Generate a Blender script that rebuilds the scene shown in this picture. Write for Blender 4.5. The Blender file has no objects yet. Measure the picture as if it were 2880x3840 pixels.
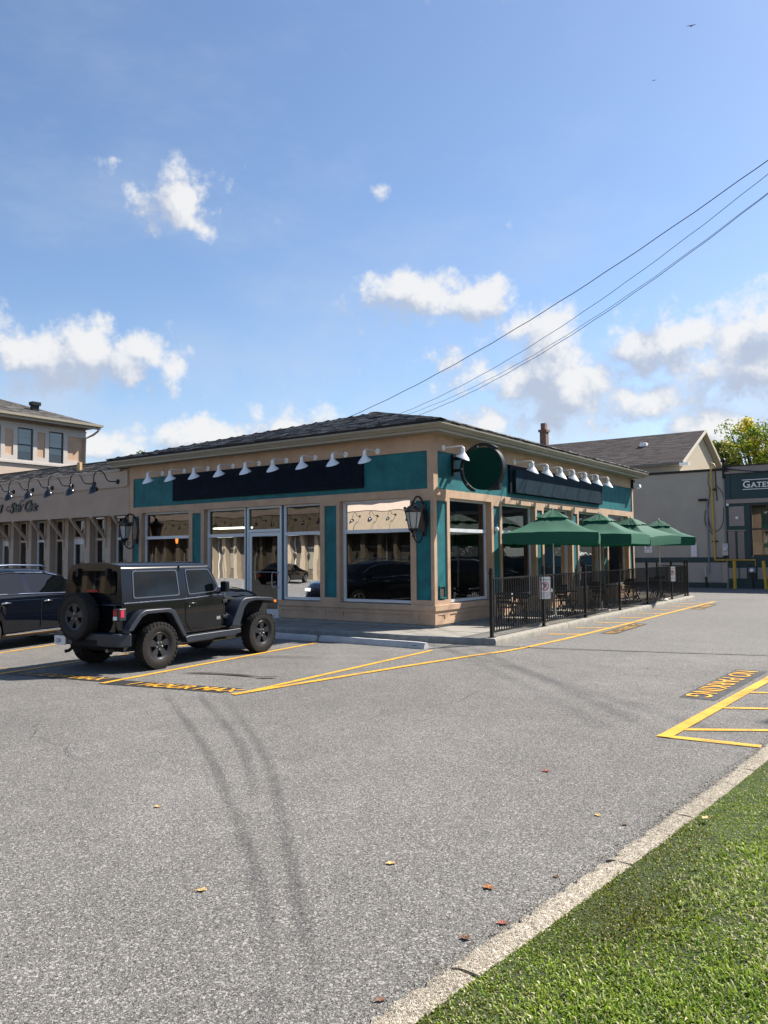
import bpy, math, random
import numpy as np
from mathutils import Vector, Matrix
R = math.radians
random.seed(11)
rng = np.random.default_rng(11)
scene = bpy.context.scene
COL = scene.collection

# ------------------------------------------------------------------ camera
CAM = Vector((10.1737, -16.4443, 1.93))
YAW, PITCH, ROLL = -0.617154, 0.0542623, -0.00879163
fwd = Vector((math.sin(YAW) * math.cos(PITCH), math.cos(YAW) * math.cos(PITCH), math.sin(PITCH)))
rgt = Vector((math.cos(YAW), -math.sin(YAW), 0.0))
upv = rgt.cross(fwd)
r2 = rgt * math.cos(ROLL) + upv * math.sin(ROLL)
u2 = upv * math.cos(ROLL) - rgt * math.sin(ROLL)
cam_data = bpy.data.cameras.new('camera')
cam_data.sensor_fit = 'HORIZONTAL'
cam_data.sensor_width = 36.0
cam_data.lens = 36.0 * 2963.6 / 2880.0
cam_data.clip_start = 0.05
cam_data.clip_end = 3000
cam = bpy.data.objects.new('camera', cam_data)
COL.objects.link(cam)
m = Matrix((r2, u2, -fwd)).transposed().to_4x4()
m.translation = CAM
cam.matrix_world = m
scene.camera = cam
scene.render.resolution_x, scene.render.resolution_y = 768, 1024

# ------------------------------------------------------------------ light
SUN_DIR = Vector((0.52, 0.93, 1.13)).normalized()          # towards the sun
SUN_EL = math.asin(SUN_DIR.z)
SUN_AZ = math.atan2(SUN_DIR.x, SUN_DIR.y)
sun_data = bpy.data.lights.new('sun', 'SUN')
sun_data.energy = 5.0
sun_data.angle = R(0.53)
sun_data.color = (1.0, 0.93, 0.83)
sun = bpy.data.objects.new('sun', sun_data)
COL.objects.link(sun)
sun.rotation_euler = SUN_DIR.to_track_quat('Z', 'Y').to_euler()
sun.location = (30, 30, 60)

scene.view_settings.view_transform = 'Standard'
scene.view_settings.look = 'None'
scene.view_settings.exposure = 0.97
scene.view_settings.gamma = 1.0
scene.view_settings.use_curve_mapping = False
scene.cycles.max_bounces = 8
scene.cycles.transparent_max_bounces = 24
scene.cycles.use_denoising = True
scene.cycles.caustics_reflective = False
scene.cycles.caustics_refractive = False

# ------------------------------------------------------------------ sky with clouds
world = bpy.data.worlds.new('World')
scene.world = world
world.use_nodes = True
wn, wl = world.node_tree.nodes, world.node_tree.links
wn.clear()
def wnode(t, **kw):
    n = wn.new(t)
    for k, v in kw.items():
        setattr(n, k, v)
    return n
def wmath(op, a, b=None, c=None, clamp=False):
    n = wnode('ShaderNodeMath', operation=op, use_clamp=clamp)
    for i, s in enumerate((a, b, c)):
        if s is None: continue
        if isinstance(s, (int, float)): n.inputs[i].default_value = s
        else: wl.new(s, n.inputs[i])
    return n.outputs[0]
def wvec(op, a, b):
    n = wnode('ShaderNodeVectorMath', operation=op)
    for i, s in enumerate((a, b)):
        if isinstance(s, tuple): n.inputs[i].default_value = s
        elif s is not None: wl.new(s, n.inputs[i])
    return n
out = wnode('ShaderNodeOutputWorld')
bg = wnode('ShaderNodeBackground')
bg.inputs[1].default_value = 0.09
sky = wnode('ShaderNodeTexSky')
sky.sky_type = 'NISHITA'
sky.sun_disc = False
sky.sun_elevation = SUN_EL
sky.sun_rotation = SUN_AZ
sky.altitude = 100
sky.air_density = 1.0
sky.dust_density = 0.7
sky.ozone_density = 3.6
tc = wnode('ShaderNodeTexCoord')
nrm = wvec('NORMALIZE', tc.outputs['Generated'], None)
D = nrm.outputs[0]
sp = wnode('ShaderNodeSeparateXYZ'); wl.new(D, sp.inputs[0])
az = wmath('ARCTAN2', sp.outputs[0], sp.outputs[1])
el = wmath('ARCSINE', sp.outputs[2])
cb = wnode('ShaderNodeCombineXYZ'); wl.new(az, cb.inputs[0]); wl.new(el, cb.inputs[1])
AE = cb.outputs[0]
# cumulus in view (azimuth, elevation, half width, half height, strength) plus the same kind of sky all round
clouds = [(-50.1, 24.2, 3.8, 2.7, .82), (-56.5, 13.3, 6.6, 2.6, 1.08), (-61.5, 13.6, 4.4, 2.2, 1.0),
          (-33.6, 18.4, 4.2, 1.8, 1.06), (-28.2, 17.8, 3.2, 1.7, .95), (-24.0, 15.2, 4.2, 2.4, 1.0), (-23.0, 11.9, 7.0, 3.4, 1.12),
          (-27.5, 9.5, 4.5, 1.8, .85), (-16.2, 14.0, 4.2, 2.5, 1.12), (-17.5, 10.5, 5.5, 2.4, .9), (-10.0, 11.8, 5.0, 2.4, 1.12), (-7.0, 14.6, 6.0, 2.1, 1.1),
          (-12.0, 8.2, 6.0, 1.8, .85), (-48.0, 8.2, 5.5, 1.7, 1.0), (-41.5, 8.9, 5.0, 1.9, 1.02), (-35.0, 7.8, 5.0, 1.4, .85), (-54.5, 7.6, 4.5, 1.6, .95), (-63, 7.4, 6.0, 1.6, .9),
          (-35.3, 25.2, 2.6, 2.0, .12), (-39.8, 25.3, 3.4, 1.4, .16), (-54.0, 26.0, 2.4, 0.8, .42), (-43.0, 23.2, 2.0, 1.6, .05),
          (4, 12, 9, 3.5, 1.0), (22, 16, 8, 3.2, 1.0), (45, 11, 12, 3.6, 1.0), (75, 14, 10, 3.6, 1.0), (105, 11, 14, 3.6, 1.0), (140, 15, 12, 3.6, 1.0),
          (175, 12, 14, 3.4, 1.0), (-85, 12, 10, 3.2, 1.0), (-110, 15, 11, 3.4, 1.0), (-145, 11, 14, 3.4, 1.0), (60, 26, 5, 3, .9), (-100, 27, 5, 2.6, .9), (150, 30, 5, 3, .9)]
def noise(vec, scale, detail, rough):
    n = wnode('ShaderNodeTexNoise')
    n.inputs['Scale'].default_value = scale
    n.inputs['Detail'].default_value = detail
    n.inputs['Roughness'].default_value = rough
    wl.new(vec, n.inputs['Vector'])
    return n.outputs['Fac']
def density(vec_ae, vec_d, full=True):
    env = None
    for (a, e, w, h, s) in clouds:
        sub = wvec('SUBTRACT', vec_ae, (R(a), R(e), 0))
        sc = wvec('MULTIPLY', sub.outputs[0], (1 / R(w), 1 / R(h), 0))
        ln = wnode('ShaderNodeVectorMath', operation='LENGTH'); wl.new(sc.outputs[0], ln.inputs[0])
        v = wmath('SUBTRACT', s + .10, ln.outputs['Value'])
        env = v if env is None else wmath('SMOOTH_MAX', env, v, 0.25)
    env = wmath('MAXIMUM', env, -0.6)
    n1 = noise(vec_d, 14.0, 6.0 if full else 4.0, 0.58)
    if not full:
        return wmath('MULTIPLY_ADD', wmath('SUBTRACT', n1, 0.5), 2.4, env)
    n2 = noise(vec_d, 46.0, 4.0, 0.6)
    n3 = noise(vec_d, 150.0, 2.0, 0.6)
    t = wmath('MULTIPLY_ADD', wmath('SUBTRACT', n1, 0.5), 2.2, env)
    t = wmath('MULTIPLY_ADD', wmath('SUBTRACT', n2, 0.5), 1.1, t)
    t = wmath('MULTIPLY_ADD', wmath('SUBTRACT', n3, 0.5), 0.45, t)
    if full:
        vo = wnode('ShaderNodeTexVoronoi'); vo.inputs['Scale'].default_value = 30.0; am = .8
        wl.new(vec_d, vo.inputs['Vector'])
        t = wmath('MULTIPLY_ADD', wmath('SUBTRACT', .42, vo.outputs['Distance']), am, t)
    return t
dens = density(AE, D)
sunoff = wvec('ADD', D, tuple(SUN_DIR * 0.030))
aeoff = wvec('ADD', AE, (R(1.1), R(1.3), 0))
dens2 = density(aeoff.outputs[0], sunoff.outputs[0], False)
def ramp(x, lo, hi):
    n = wnode('ShaderNodeMapRange'); n.interpolation_type = 'SMOOTHSTEP'
    wl.new(x, n.inputs[0]); n.inputs[1].default_value = lo; n.inputs[2].default_value = hi
    return n.outputs[0]
alpha = ramp(dens, -0.06, 0.72)
lit = ramp(wmath('SUBTRACT', wmath('MULTIPLY', dens, .75), wmath('MULTIPLY', dens2, 0.95)), -0.45, 0.35)
# thin high veil
vs = wvec('MULTIPLY', D, (1.0, 1.0, 2.6))
veil = ramp(noise(vs.outputs[0], 2.6, 6, 0.62), 0.44, 0.78)
cl = wnode('ShaderNodeMix', data_type='RGBA')
wl.new(lit, cl.inputs[0])
cl.inputs[6].default_value = (2.8, 3.2, 4.0, 1)
cl.inputs[7].default_value = (5.2, 5.2, 5.2, 1)
mv = wnode('ShaderNodeMix', data_type='RGBA')
wl.new(wmath('MULTIPLY', veil, 0.30), mv.inputs[0])
wl.new(sky.outputs[0], mv.inputs[6])
mv.inputs[7].default_value = (3.5, 4.0, 4.8, 1)
# hazy cloud bank low over the horizon, all round
bank = wmath('MULTIPLY', ramp(el, R(19), R(7)), ramp(noise(D, 4.2, 6, .6), .36, .66))
mb_ = wnode('ShaderNodeMix', data_type='RGBA')
wl.new(wmath('MULTIPLY', bank, .80), mb_.inputs[0]); wl.new(mv.outputs[2], mb_.inputs[6]); mb_.inputs[7].default_value = (3.6, 4.1, 4.9, 1)
mc = wnode('ShaderNodeMix', data_type='RGBA')
wl.new(wmath('MULTIPLY', alpha, 0.93), mc.inputs[0])
wl.new(mb_.outputs[2], mc.inputs[6])
wl.new(cl.outputs[2], mc.inputs[7])
wl.new(mc.outputs[2], bg.inputs[0])
wl.new(bg.outputs[0], out.inputs[0])

# ------------------------------------------------------------------ helpers
class MB:
    """collects faces, builds one mesh object"""
    def __init__(s, tf=None):
        s.v, s.f, s.tf, s.smooth_from = [], [], tf, None
    def add(s, vs, fs):
        o = len(s.v)
        s.v += [s.tf(*v) for v in vs] if s.tf else [tuple(v) for v in vs]
        s.f += [tuple(i + o for i in f) for f in fs]
        return s
    def box(s, x0, x1, y0, y1, z0, z1):
        return s.add([(x0,y0,z0),(x1,y0,z0),(x1,y1,z0),(x0,y1,z0),(x0,y0,z1),(x1,y0,z1),(x1,y1,z1),(x0,y1,z1)],
                     [(0,3,2,1),(4,5,6,7),(0,1,5,4),(1,2,6,5),(2,3,7,6),(3,0,4,7)])
    def bar(s, p, q, w, h, up=(0,0,1)):
        p, q, up = Vector(p), Vector(q), Vector(up)
        d = (q - p).normalized()
        a = d.cross(up)
        a = a.normalized() if a.length > 1e-4 else Vector((1,0,0))
        b = a.cross(d).normalized()
        vs = []
        for c in (p, q):
            for (i, j) in ((-1,-1),(1,-1),(1,1),(-1,1)):
                vs.append(tuple(c + a * (i*w/2) + b * (j*h/2)))
        return s.add(vs, [(0,3,2,1),(4,5,6,7),(0,1,5,4),(1,2,6,5),(2,3,7,6),(3,0,4,7)])
    def tube(s, pts, r, n=8, cap=True):
        pts = [Vector(p) for p in pts]
        rs = r if isinstance(r, (list, tuple)) else [r] * len(pts)
        vs, fs = [], []
        ref = None
        for i, p in enumerate(pts):
            d = (pts[min(i+1, len(pts)-1)] - pts[max(i-1, 0)])
            d = d.normalized() if d.length > 1e-9 else Vector((0,0,1))
            if ref is None:
                ref = d.orthogonal().normalized()
            ref = (ref - d * ref.dot(d))
            ref = ref.normalized() if ref.length > 1e-6 else d.orthogonal().normalized()
            b = d.cross(ref)
            for k in range(n):
                a = 2*math.pi*k/n
                vs.append(tuple(p + (ref*math.cos(a) + b*math.sin(a)) * rs[i]))
        for i in range(len(pts)-1):
            for k in range(n):
                k2 = (k+1) % n
                fs.append((i*n+k, i*n+k2, (i+1)*n+k2, (i+1)*n+k))
        if cap:
            fs.append(tuple(range(n-1, -1, -1)))
            fs.append(tuple((len(pts)-1)*n + k for k in range(n)))
        return s.add(vs, fs)
    def lathe(s, prof, n=20, c=(0,0,0), ax='Z', a0=0.0, a1=2*math.pi):
        vs, fs = [], []
        full = abs(a1 - a0 - 2*math.pi) < 1e-6
        cols = n if full else n + 1
        for (r, z) in prof:
            for k in range(cols):
                a = a0 + (a1-a0)*k/n
                x, y = r*math.cos(a), r*math.sin(a)
                if ax == 'Z': v = (x, y, z)
                elif ax == 'X': v = (z, x, y)
                else: v = (y, z, x)
                vs.append((v[0]+c[0], v[1]+c[1], v[2]+c[2]))
        for i in range(len(prof)-1):
            for k in range(n):
                k2 = (k+1) % cols
                fs.append((i*cols+k, i*cols+k2, (i+1)*cols+k2, (i+1)*cols+k))
        return s.add(vs, fs)
    def prism(s, poly, d0, d1, f):
        """poly of (u,v); f(u,v,d)->xyz"""
        n = len(poly)
        vs = [f(u, v, d0) for (u, v) in poly] + [f(u, v, d1) for (u, v) in poly]
        fs = [tuple(range(n-1, -1, -1)), tuple(range(n, 2*n))]
        fs += [(i, (i+1) % n, n+(i+1) % n, n+i) for i in range(n)]
        return s.add(vs, fs)
    def disc(s, c, nrm_, r, n=20, up=(0,0,1), ry=None):
        nv = Vector(nrm_).normalized(); u = Vector(up).cross(nv)
        u = u.normalized() if u.length > 1e-5 else Vector((1,0,0))
        w = nv.cross(u); ry = ry or r
        vs = [tuple(Vector(c) + u*(r*math.cos(2*math.pi*k/n)) + w*(ry*math.sin(2*math.pi*k/n))) for k in range(n)]
        return s.add(vs, [tuple(range(n))])
    def mesh(s, name):
        me = bpy.data.meshes.new(name)
        me.from_pydata(s.v, [], s.f)
        return me
    def build(s, name, mat, parent=None, smooth=None, bevel=0, loc=None):
        me = s.mesh(name)
        return link(name, me, mat, parent, smooth, bevel, loc)
def fixn(me):
    import bmesh
    bm = bmesh.new(); bm.from_mesh(me)
    bmesh.ops.recalc_face_normals(bm, faces=bm.faces)
    bm.to_mesh(me); bm.free()
def link(name, me, mat, parent=None, smooth=None, bevel=0, loc=None):
    fixn(me)
    if mat is not None and not me.materials: me.materials.append(mat)
    if smooth is not None:
        me.shade_smooth()
        me.set_sharp_from_angle(angle=R(smooth))
    o = bpy.data.objects.new(name, me)
    COL.objects.link(o)
    if parent is not None: o.parent = parent
    if loc: o.location = loc
    if bevel:
        if smooth is None:
            me.shade_smooth()
        b = o.modifiers.new('bevel', 'BEVEL'); b.width = bevel; b.segments = 3; b.harden_normals = smooth is None; b.limit_method = 'ANGLE'; b.angle_limit = R(40)
    return o
def tag(o, label, cat, group=None, kind=None):
    o['label'] = label; o['category'] = cat
    if group: o['group'] = group
    if kind: o['kind'] = kind
    return o
def thing(name, label, cat, loc=(0,0,0), rz=0.0, group=None):
    o = bpy.data.objects.new(name, None); COL.objects.link(o)
    o.location = loc; o.rotation_euler = (0,0,rz); o.empty_display_size = .2
    return tag(o, label, cat, group)
def struct(o, kind='structure'):
    o['kind'] = kind
    return o
def copy_tree(o, parent=None):
    c = o.copy(); COL.objects.link(c)
    if parent is not None: c.parent = parent
    for ch in list(o.children):
        copy_tree(ch, c)
    return c
def text_mb(s, size, tf, extrude=0.0, shear=0.0, align='LEFT', bold=0.0, space=1.0):
    """tf(u,v,w)->xyz, u along reading, v up, w out"""
    cu = bpy.data.curves.new('lettering', 'FONT')
    cu.body = s; cu.size = size; cu.extrude = extrude; cu.shear = shear; cu.align_x = align; cu.offset = bold; cu.space_character = space
    cu.resolution_u = 3
    ob = bpy.data.objects.new('lettering', cu); COL.objects.link(ob)
    dg = bpy.context.evaluated_depsgraph_get()
    me = bpy.data.meshes.new_from_object(ob.evaluated_get(dg))
    mb = MB(); mb.v = [tf(*v.co) for v in me.vertices]; mb.f = [tuple(p.vertices) for p in me.polygons]
    bpy.data.objects.remove(ob); bpy.data.curves.remove(cu); bpy.data.meshes.remove(me)
    return mb

# ------------------------------------------------------------------ materials
MAT = {}
def mat(name, col, rough=.6, metal=0.0, var=0.0, vscale=3.0, bump=0.0, bscale=60.0, coat=0.0, spec=.5, emit=None, stretch=None, streak=0.0):
    if name in MAT: return MAT[name]
    m = bpy.data.materials.new(name); m.use_nodes = True
    nt = m.node_tree; n, l = nt.nodes, nt.links
    b = n['Principled BSDF']
    b.inputs['Base Color'].default_value = (*col, 1)
    b.inputs['Roughness'].default_value = rough
    b.inputs['Metallic'].default_value = metal
    b.inputs['Specular IOR Level'].default_value = spec
    if coat:
        b.inputs['Coat Weight'].default_value = coat; b.inputs['Coat Roughness'].default_value = .04
    if emit:
        b.inputs['Emission Color'].default_value = (*emit[:3], 1); b.inputs['Emission Strength'].default_value = emit[3]
    if var or bump or streak:
        tcn = n.new('ShaderNodeTexCoord')
        vec = tcn.outputs['Object']
        if stretch:
            mp = n.new('ShaderNodeMapping'); mp.inputs['Scale'].default_value = stretch
            l.new(vec, mp.inputs[0]); vec = mp.outputs[0]
    fac = None
    if var:
        ns = n.new('ShaderNodeTexNoise'); ns.inputs['Scale'].default_value = vscale; ns.inputs['Detail'].default_value = 8; ns.inputs['Roughness'].default_value = .65
        l.new(vec, ns.inputs['Vector'])
        hs = n.new('ShaderNodeMix'); hs.data_type = 'RGBA'
        hs.inputs[6].default_value = (*[c*(1-var) for c in col], 1)
        hs.inputs[7].default_value = (*[min(1, c*(1+var)) for c in col], 1)
        mr = n.new('ShaderNodeMapRange'); mr.inputs[1].default_value = .32; mr.inputs[2].default_value = .68
        l.new(ns.outputs['Fac'], mr.inputs[0]); l.new(mr.outputs[0], hs.inputs[0])
        col_out = hs.outputs[2]
        if streak:
            mp2 = n.new('ShaderNodeMapping'); mp2.inputs['Scale'].default_value = (7, 7, .35)
            l.new(tcn.outputs['Object'], mp2.inputs[0])
            n3 = n.new('ShaderNodeTexNoise'); n3.inputs['Scale'].default_value = 2.0; n3.inputs['Detail'].default_value = 6
            l.new(mp2.outputs[0], n3.inputs['Vector'])
            mr3 = n.new('ShaderNodeMapRange'); mr3.inputs[1].default_value = .45; mr3.inputs[2].default_value = .75; mr3.inputs[3].default_value = 1.0; mr3.inputs[4].default_value = 1.0 - streak
            l.new(n3.outputs['Fac'], mr3.inputs[0])
            mm = n.new('ShaderNodeMix'); mm.data_type = 'RGBA'; mm.blend_type = 'MULTIPLY'; mm.inputs[0].default_value = 1
            l.new(col_out, mm.inputs[6]); l.new(mr3.outputs[0], mm.inputs[7]); col_out = mm.outputs[2]
        l.new(col_out, b.inputs['Base Color'])
    if bump:
        nb = n.new('ShaderNodeTexNoise'); nb.inputs['Scale'].default_value = bscale; nb.inputs['Detail'].default_value = 5
        l.new(vec, nb.inputs['Vector'])
        bp = n.new('ShaderNodeBump'); bp.inputs['Strength'].default_value = bump; bp.inputs['Distance'].default_value = .01
        l.new(nb.outputs['Fac'], bp.inputs['Height']); l.new(bp.outputs[0], b.inputs['Normal'])
    MAT[name] = m
    return m
def attr_mat(name, attr, rough=.8, bump=0.0, bscale=80.0, trans=0.0, spec=.3):
    m = bpy.data.materials.new(name); m.use_nodes = True
    n, l = m.node_tree.nodes, m.node_tree.links
    b = n['Principled BSDF']; b.inputs['Roughness'].default_value = rough; b.inputs['Specular IOR Level'].default_value = spec
    a = n.new('ShaderNodeAttribute'); a.attribute_name = attr
    l.new(a.outputs['Color'], b.inputs['Base Color'])
    if bump:
        nb = n.new('ShaderNodeTexNoise'); nb.inputs['Scale'].default_value = bscale
        tcn = n.new('ShaderNodeTexCoord'); l.new(tcn.outputs['Object'], nb.inputs['Vector'])
        bp = n.new('ShaderNodeBump'); bp.inputs['Strength'].default_value = bump; bp.inputs['Distance'].default_value = .01
        l.new(nb.outputs['Fac'], bp.inputs['Height']); l.new(bp.outputs[0], b.inputs['Normal'])
    if trans:
        o = n['Material Output']
        t = n.new('ShaderNodeBsdfTranslucent'); l.new(a.outputs['Color'], t.inputs[0])
        mx = n.new('ShaderNodeMixShader'); mx.inputs[0].default_value = trans
        l.new(b.outputs[0], mx.inputs[1]); l.new(t.outputs[0], mx.inputs[2]); l.new(mx.outputs[0], o.inputs[0])
    MAT[name] = m
    return m
def glass_mat(name, tint=(.55,.6,.58), ior=1.75, rough=0.0, wobble=.0034, wscale=1.2):
    m = bpy.data.materials.new(name); m.use_nodes = True
    n, l = m.node_tree.nodes, m.node_tree.links
    n.remove(n['Principled BSDF'])
    o = n['Material Output']
    t = n.new('ShaderNodeBsdfTransparent'); t.inputs[0].default_value = (*tint, 1)
    g = n.new('ShaderNodeBsdfGlossy'); g.inputs['Roughness'].default_value = rough; g.inputs[0].default_value = (.95, .97, 1, 1)
    f = n.new('ShaderNodeFresnel'); f.inputs[0].default_value = ior
    if wobble:
        tcn = n.new('ShaderNodeTexCoord')
        ns = n.new('ShaderNodeTexNoise'); ns.inputs['Scale'].default_value = wscale; ns.inputs['Detail'].default_value = 1
        l.new(tcn.outputs['Object'], ns.inputs['Vector'])
        bp = n.new('ShaderNodeBump'); bp.inputs['Strength'].default_value = .6; bp.inputs['Distance'].default_value = wobble
        l.new(ns.outputs['Fac'], bp.inputs['Height']); l.new(bp.outputs[0], g.inputs['Normal'])
    mx = n.new('ShaderNodeMixShader')
    l.new(f.outputs[0], mx.inputs[0]); l.new(t.outputs[0], mx.inputs[1]); l.new(g.outputs[0], mx.inputs[2]); l.new(mx.outputs[0], o.inputs[0])
    MAT[name] = m
    return m
STUCCO = mat('stucco_beige', (.49, .335, .225), .9, var=.15, vscale=1.6, bump=.45, bscale=90, streak=.04)
STUCCO2 = mat('stucco_taupe', (.44, .335, .26), .9, var=.08, vscale=1.1, bump=.3, bscale=90, streak=.05)
TRIM2 = mat('trim_taupe', (.46, .36, .285), .85, var=.06, bump=.2)
TEAL = mat('teal_stucco', (.009, .135, .150), .62, var=.28, vscale=2.2, bump=.5, bscale=70, streak=.18, spec=.35)
SIGNBLK = mat('sign_navy_black', (.004, .008, .016), .7, var=.5, vscale=2.5, streak=.3, spec=.12)
ALU = mat('aluminium_white', (.62, .64, .66), .38, metal=.0, var=.05)
ALUD = mat('aluminium_grey', (.40, .42, .44), .35, metal=.5)
GUTTER = mat('gutter_khaki', (.30, .265, .195), .42, var=.07, vscale=4)
SOFFIT = mat('soffit_khaki', (.30, .27, .21), .7, var=.05, bump=.5, bscale=40, stretch=(6, .3, 6))
DARKIN = mat('dark_interior', (.085, .070, .055), .9, var=.3)
DARKFL = mat('interior_floor', (.06, .05, .042), .7)
WHITE = mat('white_enamel', (.80, .81, .82), .32, var=.03)
BLACKM = mat('black_metal', (.007, .008, .010), .42, var=.2, spec=.3)
BLACKM2 = mat('black_gloss_iron', (.008, .009, .013), .18, spec=.6)
CONC = mat('concrete_kerb', (.30, .28, .24), .9, var=.20, vscale=5, bump=.8, bscale=120, streak=.15)
CONC2 = mat('concrete_grey', (.34, .34, .33), .9, var=.14, vscale=4, bump=.6, bscale=140, streak=.12)
PAINTY = None
GLASS = glass_mat('window_glass', ior=1.85)
GLASS2 = glass_mat('window_glass_clear', tint=(.72, .78, .76), ior=1.9)
CARGLASS = glass_mat('car_glass', tint=(.10, .11, .12), ior=1.9, wobble=0)
# ------------------------------------------------------------------ ground
def aggregate_mat(name, mid, light, dark, scale, bump=.6, patch=.12, rough=.9, seed=0.0, lightamt=.25, darkamt=.3, stains=None):
    m = bpy.data.materials.new(name); m.use_nodes = True
    n, l = m.node_tree.nodes, m.node_tree.links
    b = n['Principled BSDF']; b.inputs['Roughness'].default_value = rough; b.inputs['Specular IOR Level'].default_value = .25
    g = n.new('ShaderNodeNewGeometry'); pos = g.outputs['Position']
    def nz(sc, det, ro=.6):
        x = n.new('ShaderNodeTexNoise'); x.inputs['Scale'].default_value = sc; x.inputs['Detail'].default_value = det; x.inputs['Roughness'].default_value = ro
        l.new(pos, x.inputs['Vector']); return x.outputs['Fac']
    def mr(x, a, c, lo=0.0, hi=1.0):
        y = n.new('ShaderNodeMapRange'); l.new(x, y.inputs[0]); y.inputs[1].default_value = a; y.inputs[2].default_value = c; y.inputs[3].default_value = lo; y.inputs[4].default_value = hi
        return y.outputs[0]
    def mix(f, a, c, blend='MIX'):
        x = n.new('ShaderNodeMix'); x.data_type = 'RGBA'; x.blend_type = blend
        if isinstance(f, float): x.inputs[0].default_value = f
        else: l.new(f, x.inputs[0])
        for i, s in ((6, a), (7, c)):
            if isinstance(s, tuple): x.inputs[i].default_value = (*s, 1)
            else: l.new(s, x.inputs[i])
        return x.outputs[2]
    # slightly warped cell pattern: stones of uneven size
    w = n.new('ShaderNodeTexNoise'); w.inputs['Scale'].default_value = scale * .8; l.new(pos, w.inputs['Vector'])
    wv = n.new('ShaderNodeVectorMath'); wv.operation = 'MULTIPLY_ADD'; l.new(w.outputs['Color'], wv.inputs[0]); wv.inputs[1].default_value = (.6/scale,)*3; l.new(pos, wv.inputs[2])
    v = n.new('ShaderNodeTexVoronoi'); v.inputs['Scale'].default_value = scale; l.new(wv.outputs[0], v.inputs['Vector'])
    s = n.new('ShaderNodeSeparateColor'); l.new(v.outputs['Color'], s.inputs[0])
    v2 = n.new('ShaderNodeTexVoronoi'); v2.inputs['Scale'].default_value = scale * .45; l.new(wv.outputs[0], v2.inputs['Vector'])
    s2 = n.new('ShaderNodeSeparateColor'); l.new(v2.outputs['Color'], s2.inputs[0])
    c = mix(mr(s.outputs[0], 1 - lightamt - .12, 1 - lightamt + .12), mid, light)
    c = mix(mr(s.outputs[1], 1 - darkamt - .1, 1 - darkamt + .1), c, dark)
    c = mix(mr(s2.outputs[0], .86, .93), c, light)
    c = mix(mr(s2.outputs[1], .88, .95), c, dark)
    hue = mix(nz(scale * .3, 2), (1.08, 1.0, .92), (.94, 1.0, 1.05))
    c = mix(1.0, c, hue, 'MULTIPLY')
    big = mr(nz(.22, 5), .3, .7, 1 - patch, 1 + patch)
    c = mix(1.0, c, big, 'MULTIPLY')
    med = mr(nz(1.7, 6, .7), .3, .7, 1 - patch * .8, 1 + patch * .8)
    c = mix(1.0, c, med, 'MULTIPLY')
    if stains:
        st = mr(nz(.55, 7, .75), .60, .74, 0.0, stains)
        c = mix(st, c, (.05, .047, .043))
    l.new(c, b.inputs['Base Color'])
    bp = n.new('ShaderNodeBump'); bp.inputs['Strength'].default_value = bump; bp.inputs['Distance'].default_value = .006
    inv = n.new('ShaderNodeMath'); inv.operation = 'SUBTRACT'; inv.inputs[0].default_value = 1; l.new(v.outputs['Distance'], inv.inputs[1])
    l.new(inv.outputs[0], bp.inputs['Height']); l.new(bp.outputs[0], b.inputs['Normal'])
    MAT[name] = m
    return m
ASPH = aggregate_mat('asphalt_worn', (.134, .129, .122), (.32, .31, .29), (.052, .051, .050), 225, bump=.5, patch=.15, lightamt=.22, darkamt=.28, stains=.14)
ASPH2 = aggregate_mat('asphalt_driveway', (.148, .144, .138), (.32, .31, .29), (.07, .07, .07), 240, bump=.5, patch=.07, lightamt=.2, darkamt=.26, stains=.10)
KERBAGG = aggregate_mat('exposed_aggregate', (.33, .285, .215), (.52, .48, .40), (.15, .13, .105), 170, bump=1.0, patch=.18, lightamt=.3, darkamt=.28)
def paint_mat(name, col, wear):
    m = bpy.data.materials.new(name); m.use_nodes = True
    n, l = m.node_tree.nodes, m.node_tree.links
    b = n['Principled BSDF']; b.inputs['Roughness'].default_value = .7
    g = n.new('ShaderNodeNewGeometry')
    n1 = n.new('ShaderNodeTexNoise'); n1.inputs['Scale'].default_value = 70; n1.inputs['Detail'].default_value = 5; n1.inputs['Roughness'].default_value = .7
    n2 = n.new('ShaderNodeTexNoise'); n2.inputs['Scale'].default_value = 2.2; n2.inputs['Detail'].default_value = 5
    for x in (n1, n2): l.new(g.outputs['Position'], x.inputs['Vector'])
    ad = n.new('ShaderNodeMath'); ad.operation = 'MULTIPLY_ADD'; l.new(n2.outputs['Fac'], ad.inputs[0]); ad.inputs[1].default_value = .6; l.new(n1.outputs['Fac'], ad.inputs[2])
    mr = n.new('ShaderNodeMapRange'); mr.inputs[1].default_value = 1.02 - wear - .07; mr.inputs[2].default_value = 1.02 - wear + .07
    l.new(ad.outputs[0], mr.inputs[0])
    mx = n.new('ShaderNodeMix'); mx.data_type = 'RGBA'; mx.inputs[6].default_value = (*col, 1); mx.inputs[7].default_value = (*[c*.72 for c in col], 1)
    l.new(n2.outputs['Fac'], mx.inputs[0]); l.new(mx.outputs[2], b.inputs['Base Color'])
    t = n.new('ShaderNodeBsdfTransparent'); ms = n.new('ShaderNodeMixShader'); o = n['Material Output']
    l.new(mr.outputs[0], ms.inputs[0]); l.new(b.outputs[0], ms.inputs[1]); l.new(t.outputs[0], ms.inputs[2]); l.new(ms.outputs[0], o.inputs[0])
    MAT[name] = m
    return m
PAINTY = paint_mat('yellow_road_paint', (.76, .385, .020), .10)
PAINTW = paint_mat('yellow_paint_worn', (.70, .38, .05), .19)
PAINTK2 = paint_mat('faded_black_paint', (.05, .05, .052), .17)
PAINTK = paint_mat('black_road_paint', (.018, .018, .020), .04)
SEAM = mat('tar_seam', (.02, .02, .02), .8)

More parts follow.
